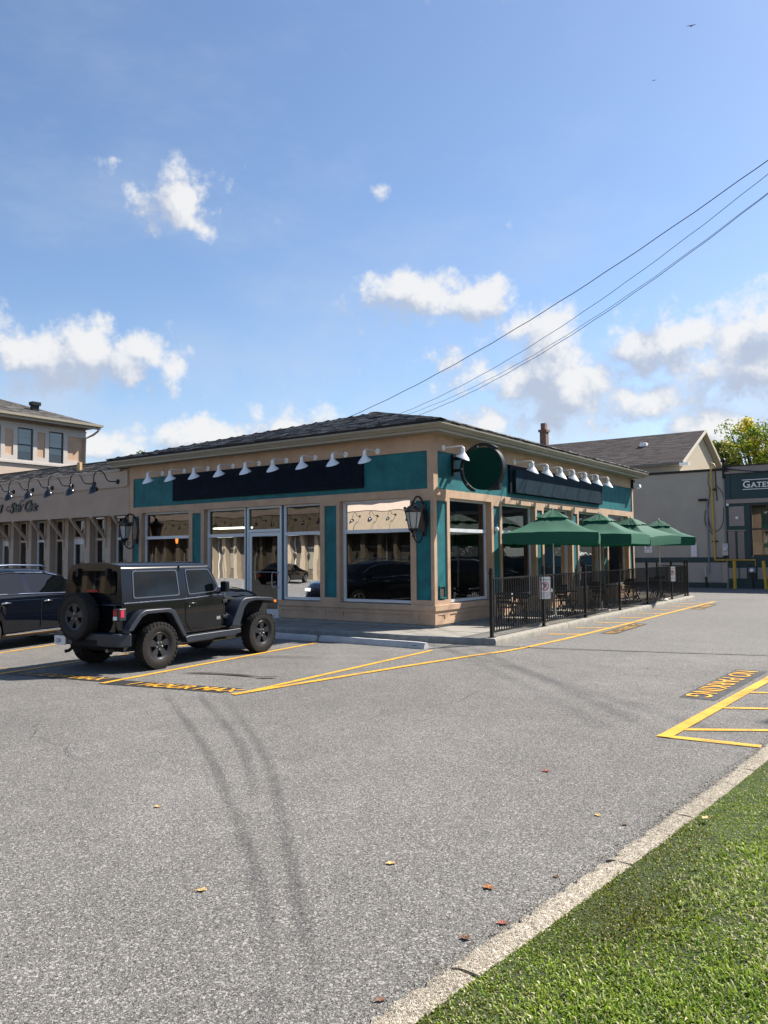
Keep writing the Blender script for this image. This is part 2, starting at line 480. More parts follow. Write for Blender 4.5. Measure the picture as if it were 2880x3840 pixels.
lot = struct(MB().add([(-400,-400,0),(400,-400,0),(400,400,0),(-400,400,0)], [(0,1,2,3)]).build('parking_lot', ASPH))
drv = MB().add([(x,y,.004) for x,y in [(2.2,-1.62),(3.08,-1.41),(5.63,-.80),(7.41,-.28),(16,2.2),(16,28.5),(-4,28.5),(-4,16),(1.4,16)]], [tuple(range(9))]).build('driveway', ASPH2); struct(drv)
def strip(mb, pts, w, z):
    ps = [Vector((p[0], p[1], 0)) for p in pts]
    vs = []
    for i, p in enumerate(ps):
        d = (ps[min(i+1, len(ps)-1)] - ps[max(i-1, 0)]).normalized()
        nn = Vector((-d.y, d.x, 0)) * (w[i] if isinstance(w, (list, tuple)) else w) * .5
        vs += [(p.x+nn.x, p.y+nn.y, z), (p.x-nn.x, p.y-nn.y, z)]
    mb.add(vs, [(2*i, 2*i+1, 2*i+3, 2*i+2) for i in range(len(ps)-1)])
    return mb
def line(pts, w=.10, z=.008, m=None, name='painted_line'):
    return strip(MB(), pts, w, z).build(name, m or PAINTY, lot)
line([(-.45,-8.98),(-1.24,-2.99)])
line([(2.02,-8.55),(1.67,-2.83)], .10)
line([(2.0,-8.60),(2.49,-5.01),(2.78,-3.2),(3.0,-2.18),(3.08,-1.22),(3.12,.42),(3.06,5.11),(2.92,8.96),(2.78,16.1)], .115, .0125)
line([(-5.30,-8.9),(-5.62,-7.75),(-6.08,-6.17),(-6.75,-3.0)], .09)
line([(-2.70,-9.75),(-2.80,-9.2),(-3.02,-7.69),(-3.65,-3.0)], .09)
line([(-3.6,-9.15),(-3.25,-8.78)], .08, m=PAINTW)
for (x0,y0,x1,y1) in [(2.36,1.31,3.06,1.66),(2.30,3.13,3.04,3.54),(2.22,4.91,3.0,5.24),(2.17,6.92,2.95,7.2),(2.12,8.72,2.88,9.0),(2.05,10.58,2.84,10.9),(1.98,12.5,2.8,12.8),(1.92,14.3,2.76,14.6)]:
    line([(x0,y0),(x1,y1)], .13, .0105, PAINTY)
line([(2.45,.40),(2.72,.47)], .08, .009, PAINTW)
# no-parking bay at the verge
line([(7.70,-7.95),(7.92,-3.2),(8.12,1.5),(8.3,6.0)], .14, .0125)
line([(7.62,-7.90),(8.61,-7.83)], .115, .009)
for (x0,y0,x1,y1) in [(7.77,-7.47),(7.85,-5.95),(7.91,-4.62),(7.98,-3.2)] and [(7.77,-7.47,8.66,-6.95),(7.85,-5.97,8.78,-5.5),(7.91,-4.63,8.9,-4.2),(7.98,-3.2,9.0,-2.8)]:
    line([(x0,y0),(x1,y1)], .10, .009)
# lettering on the asphalt
def ground_text(s, o, du, dv, size, sx, m=PAINTY, back=None, z=.0135, sh=0.0, space=1.0, bm=None, bold=.008):
    du, dv = Vector(du).normalized(), Vector(dv).normalized()
    tf = lambda u, v, w: (o[0] + du.x*u*sx + dv.x*v, o[1] + du.y*u*sx + dv.y*v, z)
    if back:
        (a0, a1, b0, b1) = back
        MB(tf=lambda u, v, w: (o[0]+du.x*u+dv.x*v, o[1]+du.y*u+dv.y*v, w)).add([(a0,b0,.005),(a1,b0,.005),(a1,b1,.005),(a0,b1,.005)], [(0,1,2,3)]).build('black_paint_patch', bm or PAINTK, lot)
    text_mb(s, size, tf, bold=bold, space=space).build('pavement_lettering', m, lot)
ground_text('1 HOUR MAX', (-.05,-8.90), (1,.215), (.05,1), .40, .80, back=(-.42,1.84,-.06,.36))
ground_text('1 HOUR MAX', (-2.50,-9.20), (1,.19), (.05,1), .38, .78, m=PAINTW, back=(-.3,2.0,-.06,.34))
ground_text('NO PARKING', (7.34,-2.55), (-.035,-1), (1,0), .46, 1.02, back=(-.15,2.95,-.05,.42), bm=PAINTK2, m=PAINTY, bold=0.002)
ground_text('NO PARKING', (3.66,2.2), (-.06,1), (-1,-.05), .38, 1.18, m=PAINTW, back=(-.1,3.0,-.05,.34))
ground_text('NO PARKING', (3.36,11.6), (-.06,1), (-1,-.05), .36, 1.18, m=PAINTW, back=(-.1,3.0,-.05,.34))
# tar seam across the drive and fainter cracks
def crack(pts, w, name='tar_seam', amp=.012):
    out_ = []
    for i in range(len(pts)-1):
        a, b = Vector(pts[i]), Vector(pts[i+1])
        k = max(2, int((b-a).length / .18))
        for j in range(k):
            t = j / k; p_ = a.lerp(b, t); out_.append((p_.x, p_.y + random.uniform(-amp, amp)))
    out_.append(pts[-1])
    return strip(MB(), out_, [w * random.uniform(.5, 1.3) for _ in out_], .0165).build(name, SEAM, lot)
crack([(2.36,-1.52),(3.08,-1.41),(5.63,-.80),(7.41,-.28),(8.3,0.0)], .035)
crack([(1.75,-2.95),(2.3,-2.3),(2.9,-1.62)], .016)
crack([(1.9,16.95),(4.22,18.77),(6,19.9)], .05)
crack([(3.4,-4.2),(4.6,-3.9),(5.9,-4.05),(7.3,-3.6)], .007, 'hairline_crack', .05)
crack([(-.4,-11.4),(1.2,-11.0),(2.1,-11.6),(3.6,-11.9)], .005, 'hairline_crack', .06)
crack([(4.4,-8.9),(4.9,-7.4),(4.7,-6.2),(5.2,-5.0)], .006, 'hairline_crack', .04)
crack([(2.6,12.3),(4.4,13.1),(6,13.6)], .02)
# oil stains and tyre marks: thin stains with soft edges
def stain_mat(name, col, strength):
    m = bpy.data.materials.new(name); m.use_nodes = True
    n, l = m.node_tree.nodes, m.node_tree.links
    b = n['Principled BSDF']; b.inputs['Base Color'].default_value = (*col, 1); b.inputs['Roughness'].default_value = .85
    a = n.new('ShaderNodeAttribute'); a.attribute_name = 'soft'
    g = n.new('ShaderNodeNewGeometry')
    ns = n.new('ShaderNodeTexNoise'); ns.inputs['Scale'].default_value = 55; ns.inputs['Detail'].default_value = 6; ns.inputs['Roughness'].default_value = .8; l.new(g.outputs['Position'], ns.inputs['Vector'])
    n2 = n.new('ShaderNodeTexNoise'); n2.inputs['Scale'].default_value = 1.6; n2.inputs['Detail'].default_value = 4; l.new(g.outputs['Position'], n2.inputs['Vector'])
    def mth(op, x, y):
        q = n.new('ShaderNodeMath'); q.operation = op; q.use_clamp = True
        for i, s in enumerate((x, y)):
            if isinstance(s, float): q.inputs[i].default_value = s
            else: l.new(s, q.inputs[i])
        return q.outputs[0]
    f = mth('MULTIPLY', a.outputs['Fac'], mth('MULTIPLY', mth('ADD', ns.outputs['Fac'], .15), mth('ADD', n2.outputs['Fac'], .25)))
    f = mth('MULTIPLY', f, strength)
    t = n.new('ShaderNodeBsdfTransparent'); ms = n.new('ShaderNodeMixShader'); o = n['Material Output']
    l.new(f, ms.inputs[0]); l.new(t.outputs[0], ms.inputs[1]); l.new(b.outputs[0], ms.inputs[2]); l.new(ms.outputs[0], o.inputs[0])
    return m
TYREMARK = stain_mat('tyre_mark', (.045, .045, .047), .40)
OIL = stain_mat('oil_stain', (.03, .024, .018), 2.6)
def soft_strip(name, pts, w, z, m, fade=True):
    P = [Vector((p[0], p[1], 0)) for p in pts]
    Q = []
    for i in range(len(P)-1):
        p0, p1, p2, p3 = P[max(i-1,0)], P[i], P[i+1], P[min(i+2, len(P)-1)]
        for k in range(8):
            t = k/8
            Q.append(.5*((2*p1)+(p2-p0)*t+(2*p0-5*p1+4*p2-p3)*t*t+(3*p1-p0-3*p2+p3)*t**3))
    Q.append(P[-1])
    mb = MB(); vals = []
    nq = len(Q)
    for i, p in enumerate(Q):
        d = (Q[min(i+1,nq-1)] - Q[max(i-1,0)]).normalized(); nn = Vector((-d.y, d.x, 0))
        e = min(1.0, 4*min(i, nq-1-i)/nq) if fade else 1.0
        for k, s in ((-1, 0), (-.45, 1), (.45, 1), (1, 0)):
            mb.v.append((p.x+nn.x*w*k/2, p.y+nn.y*w*k/2, z)); vals.append(s*e)
    for i in range(nq-1):
        for k in range(3):
            mb.f.append((4*i+k, 4*i+k+1, 4*i+k+5, 4*i+k+4))
    me = mb.mesh(name)
    at = me.attributes.new('soft', 'FLOAT', 'POINT'); at.data.foreach_set('value', vals)
    return link(name, me, m, lot)
soft_strip('tyre_mark', [(.3,-8.4),(1.15,-9.06),(2.2,-9.75),(3.09,-10.3),(4.32,-11.12),(5.5,-11.98),(6.4,-12.66),(7.05,-13.19),(7.64,-13.76),(8.4,-14.6)], .12, .0185, TYREMARK)
soft_strip('tyre_mark', [(1.4,-8.65),(1.88,-9.03),(3.2,-9.91),(4.19,-10.59),(5.1,-11.35),(5.9,-12.1)], .13, .0200, TYREMARK)
soft_strip('tyre_mark', [(1.6,-8.4),(2.15,-8.86),(4.11,-10.3),(5.12,-11.12),(5.9,-11.84),(6.6,-12.5),(7.19,-13.07),(7.79,-13.64),(8.5,-14.5)], .12, .0215, TYREMARK)
soft_strip('oil_stain', [(-.2,-7.65),(.15,-7.45),(.7,-7.3),(1.2,-7.25)], .13, .0185, OIL)
soft_strip('oil_stain', [(1.2,-7.35),(1.5,-7.15)], .12, .0245, OIL)
soft_strip('oil_stain', [(-1.0,-5.8),(-.2,-5.2),(.6,-4.9)], .4, .0185, TYREMARK)

# ------------------------------------------------------------------ walkway round the building, with kerb stones
WZ = .14
def front_edge(x): return -1.72 if x < .4 else -1.72 + (x-.4) * .15
def side_x(y): return 2.36 - (y + 1.45) * .0358
PAVE = mat('concrete_walk', (.25, .235, .205), .9, var=.16, vscale=2.5, bump=.7, bscale=110, streak=.0)
walk = MB()
walk.add([(-30,-1.58,WZ),(.4,-1.58,WZ),(2.18,-1.32,WZ),(side_x(17.4)-.14,17.4,WZ),(-30,17.4,WZ)], [(0,1,2,3,4)])
walk = struct(walk.build('walkway', PAVE))
def kerb_run(p, q, side, n, parent, w=.15, h=WZ, m=CONC):
    p, q = Vector((*p, 0)), Vector((*q, 0)); d = q - p; L = d.length; d.normalize(); nn = Vector((-d.y, d.x, 0)) * side
    cuts = [0] + sorted(L * (i + random.uniform(-.15, .15)) / n for i in range(1, n)) + [L]
    for i in range(n):
        a, b = cuts[i] + .006, cuts[i+1] - .006
        k = max(2, int((b - a) / .12)); vs, fs = [], []
        for j in range(k + 1):
            c = p + d * (a + (b - a) * j / k)
            jz, jx = random.uniform(-.004, .004), random.uniform(-.006, .006)
            for (o, z) in ((jx*.3, -.02), (jx, h*.55), (.012 + jx, h - .018 + jz), (.03, h + .003 + jz), (w, h + .004 + jz*.4), (w, -.02)):
                r_ = c + nn * o; vs.append((r_.x, r_.y, z))
        for j in range(k):
            for t in range(5):
                fs.append((6*j+t, 6*j+t+1, 6*j+t+7, 6*j+t+6))
        fs += [tuple(range(6)), tuple(6*k+t for t in range(5, -1, -1))]
        MB().add(vs, fs).build('kerb_stone', m, parent, smooth=35)
CONC_F = mat('concrete_kerb_grey', (.26, .255, .235), .9, var=.2, vscale=4, bump=.9, bscale=110, streak=.2)
kerb_run((-30,-1.72), (.4,-1.72), 1, 11, walk, m=CONC_F)
kerb_run((.4,-1.72), (2.36,-1.44), 1, 1, walk, m=CONC_F)
kerb_run((2.37,-1.43), (side_x(17.55),17.55), 1, 9, walk, h=.145)
kerb_run((side_x(17.55)-.15,17.56), (-4,17.56), 1, 3, walk)
# control joints of the walk
jm = mat('joint_dark', (.05,.047,.04), .9)
for x in (-9,-7.5,-6,-4.5,-3,-1.5,0):
    MB().box(x-.006, x+.006, -1.56, -.06, WZ+.001, WZ+.0035).build('walk_joint', jm, walk)
for y in (-.4,1.2,2.8,4.4,6.0,7.6,9.2,10.8,12.4,14.0):
    MB().box(.06, side_x(y)-.17, y-.006, y+.006, WZ+.001, WZ+.0035).build('walk_joint', jm, walk)

# ------------------------------------------------------------------ grass verge with kerb
def ko(y): return 8.155 + .0817 * (y + 13.7) + .03 * math.sin((y + 13.7) / 5.9 * math.pi)
SOIL = mat('lawn_soil', (.035, .052, .012), .95, var=.5, vscale=9, bump=1.0, bscale=90)
vb = MB(); NX, NY = 22, 40
for j in range(NY + 1):
    y = -19 + 34 * j / NY
    for i in range(NX + 1):
        t = i / NX
        x = ko(y) + .10 + t * t * 14
        vb.v.append((x, y, -.004 + .05 * min(1, t * 4)))
for j in range(NY):
    for i in range(NX):
        a = j*(NX+1)+i
        vb.f.append((a, a+1, a+NX+2, a+NX+1))
verge = struct(vb.build('grass_verge', SOIL, smooth=60))
ys = [-19,-16.9,-14.9,-13.2,-11.53,-10.42,-8.85,-7.1,-5.4,-3.7,-1.9]
for k in range(len(ys)-1):
    a, b = ys[k] + .011, ys[k+1] - .011
    n_ = max(4, int((b-a)/.035)); vs, fs = [], []
    sec = [(0,-.03),(.003,.008),(.012,.016),(.04,.020),(.08,.022),(.12,.020),(.165,.016),(.170,-.03)]
    for j in range(n_+1):
        y = a + (b-a)*j/n_
        chip = .022 * max(0, random.random() - .72) / .28
        for (o, z) in sec:
            jx = random.gauss(0, .0032) - (chip if False else 0)
            oo = o + (chip if o < .03 else 0) + jx
            vs.append((ko(y) + oo, y, z + (random.gauss(0, .0028) if z > 0 else 0) - (chip*.5 if o < .06 else 0)))
    ns = len(sec)
    for j in range(n_):
        for t in range(ns-1):
            fs.append((ns*j+t, ns*j+t+1, ns*j+ns+t+1, ns*j+ns+t))
    fs += [tuple(range(ns)), tuple(ns*n_+t for t in range(ns-1, -1, -1))]
    MB().add(vs, fs).build('kerb_stone', KERBAGG, verge, smooth=50)
# grass blades: one mass nobody could count
def grass():
    N = 230000
    y = rng.uniform(-15.0, -5.5, N)
    dist = np.abs(y + 16.4)
    keep = rng.random(N) < np.clip(3.4 / np.maximum(dist, 1.0), .35, 1.0)
    y = y[keep]; n = len(y)
    base = 8.155 + .0817*(y+13.7) + .03*np.sin((y+13.7)/5.9*np.pi)
    off = rng.random(n)**1.15 * 2.3 + .15
    x = base + off
    clump = np.sin(x*7.3+1.7*np.sin(y*3.1))*np.sin(y*6.1+np.cos(x*4.3)) * .5 + .5
    short = np.clip((off-.1)/.7, .40, 1.0)
    tall = np.clip(.5+.5*np.sin(x*2.7+1.9*np.sin(y*1.7))*np.cos(y*2.3+x) + .35*np.sin(x*11+y*7)*np.sin(y*9.3), .12, 1.0)
    L = (.014 + .036*rng.random(n)**1.8) * short * (.45 + .75*clump*.5 + .6*tall)
    wd = .0022 + .0036*rng.random(n)
    az_ = rng.uniform(0, 2*np.pi, n); lean = np.clip(rng.normal(.85, .32, n), .1, 1.45)
    dx, dy = np.cos(az_), np.sin(az_)
    wa = az_ + np.pi/2 + rng.normal(0, .5, n); wx, wy = np.cos(wa)*wd, np.sin(wa)*wd
    z0 = -.004 + .05*np.minimum(1, np.sqrt(np.clip(off-.1, 0, 9)/14)*4) - .001
    h1, r1 = L*.55*np.cos(lean*.55), L*.55*np.sin(lean*.55)
    h2, r2_ = h1 + L*.5*np.cos(lean*1.35), r1 + L*.5*np.sin(lean*1.35)
    V = np.empty((n, 5, 3))
    V[:,0] = np.stack([x-wx, y-wy, z0], 1); V[:,1] = np.stack([x+wx, y+wy, z0], 1)
    V[:,2] = np.stack([x+dx*r1+wx*.85, y+dy*r1+wy*.85, z0+h1], 1); V[:,3] = np.stack([x+dx*r1-wx*.85, y+dy*r1-wy*.85, z0+h1], 1)
    V[:,4] = np.stack([x+dx*r2_, y+dy*r2_, z0+np.maximum(h2, .004)], 1)
    me = bpy.data.meshes.new('grass')
    me.vertices.add(n*5); me.vertices.foreach_set('co', V.reshape(-1))
    b5 = (np.arange(n)*5)[:,None]
    loops = np.concatenate([b5+np.array([0,1,2,3]), b5+np.array([3,2,4])], 1).astype(np.int32).reshape(-1)
    me.loops.add(n*7); me.loops.foreach_set('vertex_index', loops)
    me.polygons.add(n*2)
    st = np.stack([np.arange(n)*7, np.arange(n)*7+4], 1).reshape(-1).astype(np.int32)
    me.polygons.foreach_set('loop_start', st)
    me.update(calc_edges=True); me.validate()
    g1, g2, g3 = np.array([.12,.21,.016]), np.array([.38,.50,.05]), np.array([.58,.55,.30])
    t = np.clip(rng.random(n)*.75 + .45*(np.sin(x*9.1+2*np.sin(y*5.3))*np.sin(y*8.3+1.3*np.cos(x*6.1))*.5+.5) - .1, 0, 1); c = g1*(1-t[:,None]) + g2*t[:,None]
    dry = rng.random(n) < (.14 + .16*(np.sin(x*3.1+y*2.3) > .45)); c[dry] = g3*(.6+.6*rng.random((dry.sum(),1)))
    moss = np.exp(-(((x-base-.42)/.30)**2 + ((y+12.25)/.55)**2)) + .75*np.exp(-((off-.25)/.22)**2)*(np.sin(y*2.1)*.5+.5)
    mm = rng.random(n) < moss*.85
    c[mm] = np.array([.17,.17,.022])*(.55+.75*rng.random((mm.sum(),1)))
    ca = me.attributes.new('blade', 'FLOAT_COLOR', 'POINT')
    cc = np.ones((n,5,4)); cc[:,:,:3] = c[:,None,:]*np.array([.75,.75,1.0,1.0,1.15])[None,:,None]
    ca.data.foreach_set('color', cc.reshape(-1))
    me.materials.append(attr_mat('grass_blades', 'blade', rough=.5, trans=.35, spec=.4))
    o = bpy.data.objects.new('grass', me); COL.objects.link(o)
    tag(o, 'short mown green grass with olive mossy patches beside the kerb', 'grass', kind='stuff')
grass()

def grit():
    n = 2600; y = rng.uniform(-15, -6.5, n); k = 8.155 + .0817*(y+13.7) + .03*np.sin((y+13.7)/5.9*np.pi)
    x = k - np.abs(rng.normal(0, .045, n)) - .004; r_ = rng.uniform(.0015, .0048, n)
    V, F = [], []
    for i in range(n):
        o = len(V); a = rng.uniform(0, 6.28)
        for t in range(3): V.append((x[i]+r_[i]*math.cos(a+2.09*t)*1.3, y[i]+r_[i]*math.sin(a+2.09*t)*1.3, .001))
        V.append((x[i], y[i], .001+r_[i]*1.2)); F += [(o,o+1,o+3),(o+1,o+2,o+3),(o+2,o,o+3)]
    me = bpy.data.meshes.new('kerb_grit'); me.from_pydata(V, [], F); me.materials.append(KERBAGG)
    o = bpy.data.objects.new('kerb_grit', me); COL.objects.link(o); tag(o, 'loose grit and crumbs gathered along the kerb edge', 'grit', kind='stuff')
grit()
# ------------------------------------------------------------------ the corner shop building
TFF = lambda a, d, z: (a, d, z)              # front wall: a = x, d = depth into the wall
TFS = lambda a, d, z: (-d, a, z)             # side wall: a = y
def wall_grid(mb, a0, a1, z0, z1, holes, depth):
    """holes: (a0,a1,z0,z1,depth or None); faces at d=0, reveals to the hole's depth"""
    A = sorted({a0, a1, *[h[0] for h in holes], *[h[1] for h in holes]})
    Z = sorted({z0, z1, *[h[2] for h in holes], *[h[3] for h in holes]})
    for i in range(len(A)-1):
        for j in range(len(Z)-1):
            ca, cz = (A[i]+A[i+1])/2, (Z[j]+Z[j+1])/2
            if any(h[0] < ca < h[1] and h[2] < cz < h[3] for h in holes): continue
            mb.add([(A[i],0,Z[j]),(A[i+1],0,Z[j]),(A[i+1],0,Z[j+1]),(A[i],0,Z[j+1])], [(0,1,2,3)])
    for h in holes:
        d = h[4] if len(h) > 4 and h[4] else depth
        (p, q, r, s) = h[:4]
        mb.add([(p,0,r),(q,0,r),(q,0,s),(p,0,s),(p,d,r),(q,d,r),(q,d,s),(p,d,s)], [(0,1,5,4),(1,2,6,5),(2,3,7,6),(3,0,4,7)])
    return mb
shop = thing('corner_shop', 'single storey beige and teal corner shop with hipped shingle roof and big windows', 'building')
ZS, ZT = .69, 3.36
Wf = [(-11.21,-8.92),(-8.23,-3.63),(-2.95,-.70)]
Tf = [(-11.69,-11.34),(-8.76,-8.37),(-3.48,-3.06),(-.54,-.10)]
Ws = [(.76,3.01),(3.65,5.87),(6.50,8.74),(9.37,11.60),(12.25,14.50)]
Ts = [(.13,.63),(3.13,3.52),(5.99,6.37),(8.87,9.24),(11.73,12.12),(14.65,15.08)]
DX0, DX1 = -6.46, -5.14
PD = .035
def facade(tf, a0, a1, wins, teals, band):
    holes = [(p, q, ZS, ZT, .30) for p, q in wins] + [(p, q, .81, 3.26, PD) for p, q in teals] + [(*band, 3.555, 4.50, PD)]
    mb = MB(tf); wall_grid(mb, a0, a1, ZS, 4.95, holes, .3)
    mb.build('wall', STUCCO, shop)
    for p, q in teals:
        MB(tf).add([(p,PD,.81),(q,PD,.81),(q,PD,3.26),(p,PD,3.26)], [(0,1,2,3)]).build('teal_panel', TEAL, shop)
    MB(tf).add([(band[0],PD,3.555),(band[1],PD,3.555),(band[1],PD,4.50),(band[0],PD,4.50)], [(0,1,2,3)]).build('teal_sign_band', TEAL, shop)
facade(TFF, -11.85, 0.0, Wf, Tf, (-11.65,-.18))
facade(TFS, 0.0, 15.2, Ws, Ts, (.20,15.06))
# plain back and left walls close the building
MB().add([(-11.85,0,.14),(-11.85,15.2,.14),(-11.85,15.2,4.95),(-11.85,0,4.95),(0,15.2,.14),(0,15.2,4.95)], [(0,1,2,3),(1,4,5,2)]).build('wall', STUCCO, shop)
# ledge and panelled plinth
def base(tf, a0, a1, cuts, gap=None):
    segs = [(a0, a1)] if gap is None else [(a0, gap[0]), (gap[1], a1)]
    for s0, s1 in segs:
        b = MB(tf)
        c0 = -.045 if (abs(s0) < 1e-6) else 0
        c1 = .045 if (abs(s1) < 1e-6) else 0
        # ledge: mitred at the outer corner
        e0, e1 = s0 + (c0 if tf is TFS else 0), s1 + (c1 if tf is TFF else 0)
        pr = [(0,.69),(-.045,.685),(-.045,.555),(-.012,.548)]
        vs, fs = [], []
        for d, z in pr:
            k0 = s0 + (d if (tf is TFS and abs(s0) < 1e-6) else 0)
            k1 = s1 - (d if (tf is TFF and abs(s1) < 1e-6) else 0)
            vs += [(k0,d,z),(k1,d,z)]
        for i in range(len(pr)-1): fs.append((2*i,2*i+1,2*i+3,2*i+2))
        fs += [(0,2,4,6),(1,7,5,3)]
        b.add(vs, fs).build('window_ledge', STUCCO, shop)
        pl = MB(lambda a, d, z: tf(a, d-.012, z))
        k0 = s0 - (.012 if (tf is TFS and abs(s0) < 1e-6) else 0)
        k1 = s1 + (.012 if (tf is TFF and abs(s1) < 1e-6) else 0)
        wall_grid(pl, k0, k1, .215, .55, [(p, q, .335, .445, .02) for p, q in cuts if p >= s0 and q <= s1], .02)
        for p, q in cuts:
            if p >= s0 and q <= s1: pl.add([(p,.02,.335),(q,.02,.335),(q,.02,.445),(p,.02,.445)], [(0,1,2,3)])
        if gap:
            for e in (s0, s1): pl.add([(e,0,.215),(e,.32,.215),(e,.32,.55),(e,0,.55)], [(0,1,2,3)])
        pl.build('plinth', STUCCO, shop)
        MB(tf).add([(s0,.035,.13),(s1,.035,.13),(s1,.035,.216),(s0,.035,.216),(s0,-.012,.216),(s1,-.012,.216)], [(0,1,2,3),(3,2,5,4)]).build('footing', CONC2, shop)
base(TFF, -11.85, 0.0, [(-11.60,-11.30),(-11.1,-9.0),(-8.78,-8.38),(-8.15,-6.6),(-5.0,-3.72),(-3.46,-3.10),(-2.84,-.69),(-.47,-.11)], (DX0, DX1))
base(TFS, 0.0, 15.2, [(.12,.45),(.68,3.0),(3.16,3.5),(3.7,5.85),(6.0,6.35),(6.55,8.7),(8.9,9.22),(9.4,11.58),(11.75,12.1),(12.3,14.5),(14.68,15.05)])
# windows: aluminium frame > panes
def window(tf, p, q, z0=ZS+.02, z1=ZT, mid=2.55, parent=shop, gm=GLASS, d=.13, name='window', fw=.055, m=ALU):
    f = MB(tf); D0, D1 = d, d+.07
    f.box(p, p+fw, D0, D1, z0, z1); f.box(q-fw, q, D0, D1, z0, z1)
    f.box(p+fw, q-fw, D0, D1, z1-fw, z1); f.box(p+fw, q-fw, D0-.02, D1, z0, z0+fw*1.3)
    rails = [mid] if not isinstance(mid, (list, tuple)) else list(mid)
    for r_ in rails:
        if r_: f.box(p+fw, q-fw, D0-.015, D1, r_-.045, r_+.045)
    # inner stops
    i0 = fw + .02
    f.box(p+fw, p+i0, D0+.02, D1-.01, z0, z1); f.box(q-i0, q-fw, D0+.02, D1-.01, z0, z1)
    w = f.build(name, m, parent)
    zz = [z0+fw*1.3] + [v for r_ in rails if r_ for v in (r_-.045, r_+.045)] + [z1-fw]
    for i in range(0, len(zz), 2):
        MB(tf).add([(p+i0,d+.045,zz[i]),(q-i0,d+.045,zz[i]),(q-i0,d+.045,zz[i+1]),(p+i0,d+.045,zz[i+1])], [(0,1,2,3)]).build('pane', gm, w)
    return w
window(TFF, -11.19,-8.94); window(TFF, -8.21,-6.57); window(TFF, -5.06,-3.65); window(TFF, -2.93,-.72)
for p, q in Ws: window(TFS, p+.02, q-.02, d=.16)
TEALD = mat('teal_paint', (.02,.09,.10), .5)
for a, b in ((-6.57,-6.49),(-5.13,-5.06)):
    MB().box(a+.004, b-.004, .115, .20, .16, ZT-.004).build('door_post', TEALD, shop)
# glass entrance door
df = MB(); df.box(-6.49,-6.43,.10,.2,.14,ZT); df.box(-5.19,-5.13,.10,.2,.14,ZT); df.box(-6.43,-5.19,.10,.2,2.62,2.70); df.box(-6.43,-5.19,.10,.2,ZT-.06,ZT)
dfr = df.build('door_frame', ALU, shop)
MB().add([(-6.43,.16,2.70),(-5.19,.16,2.70),(-5.19,.16,3.30),(-6.43,.16,3.30)], [(0,1,2,3)]).build('pane', GLASS, dfr)
dl = MB(); dl.box(-6.42,-6.32,.12,.17,.17,2.61); dl.box(-5.30,-5.20,.12,.17,.17,2.61); dl.box(-6.32,-5.30,.12,.17,2.50,2.61); dl.box(-6.32,-5.30,.12,.17,.17,.42)
door = dl.build('door', ALU, shop)
MB().add([(-6.32,.145,.42),(-5.30,.145,.42),(-5.30,.145,2.50),(-6.32,.145,2.50)], [(0,1,2,3)]).build('pane', GLASS, door)
hb = MB().tube([(-5.25,.12,1.46),(-5.25,.06,1.46),(-5.42,.05,1.46),(-5.45,.05,1.40),(-5.45,.05,1.10),(-5.42,.05,1.04),(-5.25,.06,1.04),(-5.25,.12,1.04)], .014, 8)
hb.tube([(-6.30,.10,1.47),(-5.40,.10,1.47)], .012, 6); hb.build('handle', ALUD, door, smooth=60)
MB().box(-6.44,-5.18,-.02,.30,.13,.155).build('door_sill', ALUD, shop)
# interior
room = MB(); room.add([(-11.6,.32,.15),(-.32,.32,.15),(-.32,14.9,.15),(-11.6,14.9,.15)], [(0,1,2,3)])
room.build('interior_floor', DARKFL, shop)
iw = MB(); iw.add([(-11.6,.32,3.55),(-.32,.32,3.55),(-.32,14.9,3.55),(-11.6,14.9,3.55)], [(0,1,2,3)])
iw.add([(-11.6,8.6,.15),(-4.4,8.6,.15),(-4.4,8.6,3.55),(-11.6,8.6,3.55)], [(0,1,2,3)])
iw.add([(-4.4,8.6,.15),(-4.4,14.9,.15),(-4.4,14.9,3.55),(-4.4,8.6,3.55)], [(0,1,2,3)])
iw.add([(-11.58,.32,.15),(-11.58,8.6,.15),(-11.58,8.6,3.55),(-11.58,.32,3.55)], [(0,1,2,3)])
iw.build('interior_wall', DARKIN, shop)
cnt = MB(); cnt.box(-8.6,-5.0,4.6,5.3,.15,1.15); cnt.box(-8.7,-4.9,4.5,5.4,1.15,1.2); tag(cnt.build('counter', mat('dark_wood', (.05,.03,.02), .5)), 'dark wooden counter dimly seen inside the shop', 'counter')
LITE = mat('fluorescent_tube', (.9,.88,.8), .4, emit=(1,.93,.78,2.2))
lt = MB()
for k in range(2): lt.tube([(-11.3,3.2+k*.25,2.93),(-9.6,3.2+k*.25,2.93)], .03, 6)
tag(lt.build('ceiling_light', LITE), 'lit twin tube ceiling light seen through the leftmost shop window', 'ceiling light')
pdl = MB().lathe([(.0,2.62),(.03,2.6),(.05,2.5),(.03,2.38),(0,2.37)], 10, (-10.9,1.2,0)).build('pendant_lamp', mat('pendant_orange', (.6,.12,.02), .5, emit=(1,.25,.05,1.6)))
tag(pdl, 'small orange pendant lamp inside the leftmost shop window', 'lamp')
mbd = MB(); mbd.box(-4.85,-4.45,.55,.60,.75,1.55); mbo = tag(mbd.build('menu_stand', mat('stand_green', (.01,.10,.06), .5)), 'green menu stand with white paper inside the window right of the door', 'stand')
MB().box(-4.80,-4.50,.54,.552,1.0,1.48).build('paper', mat('paper', (.75,.75,.72), .8), mbo)
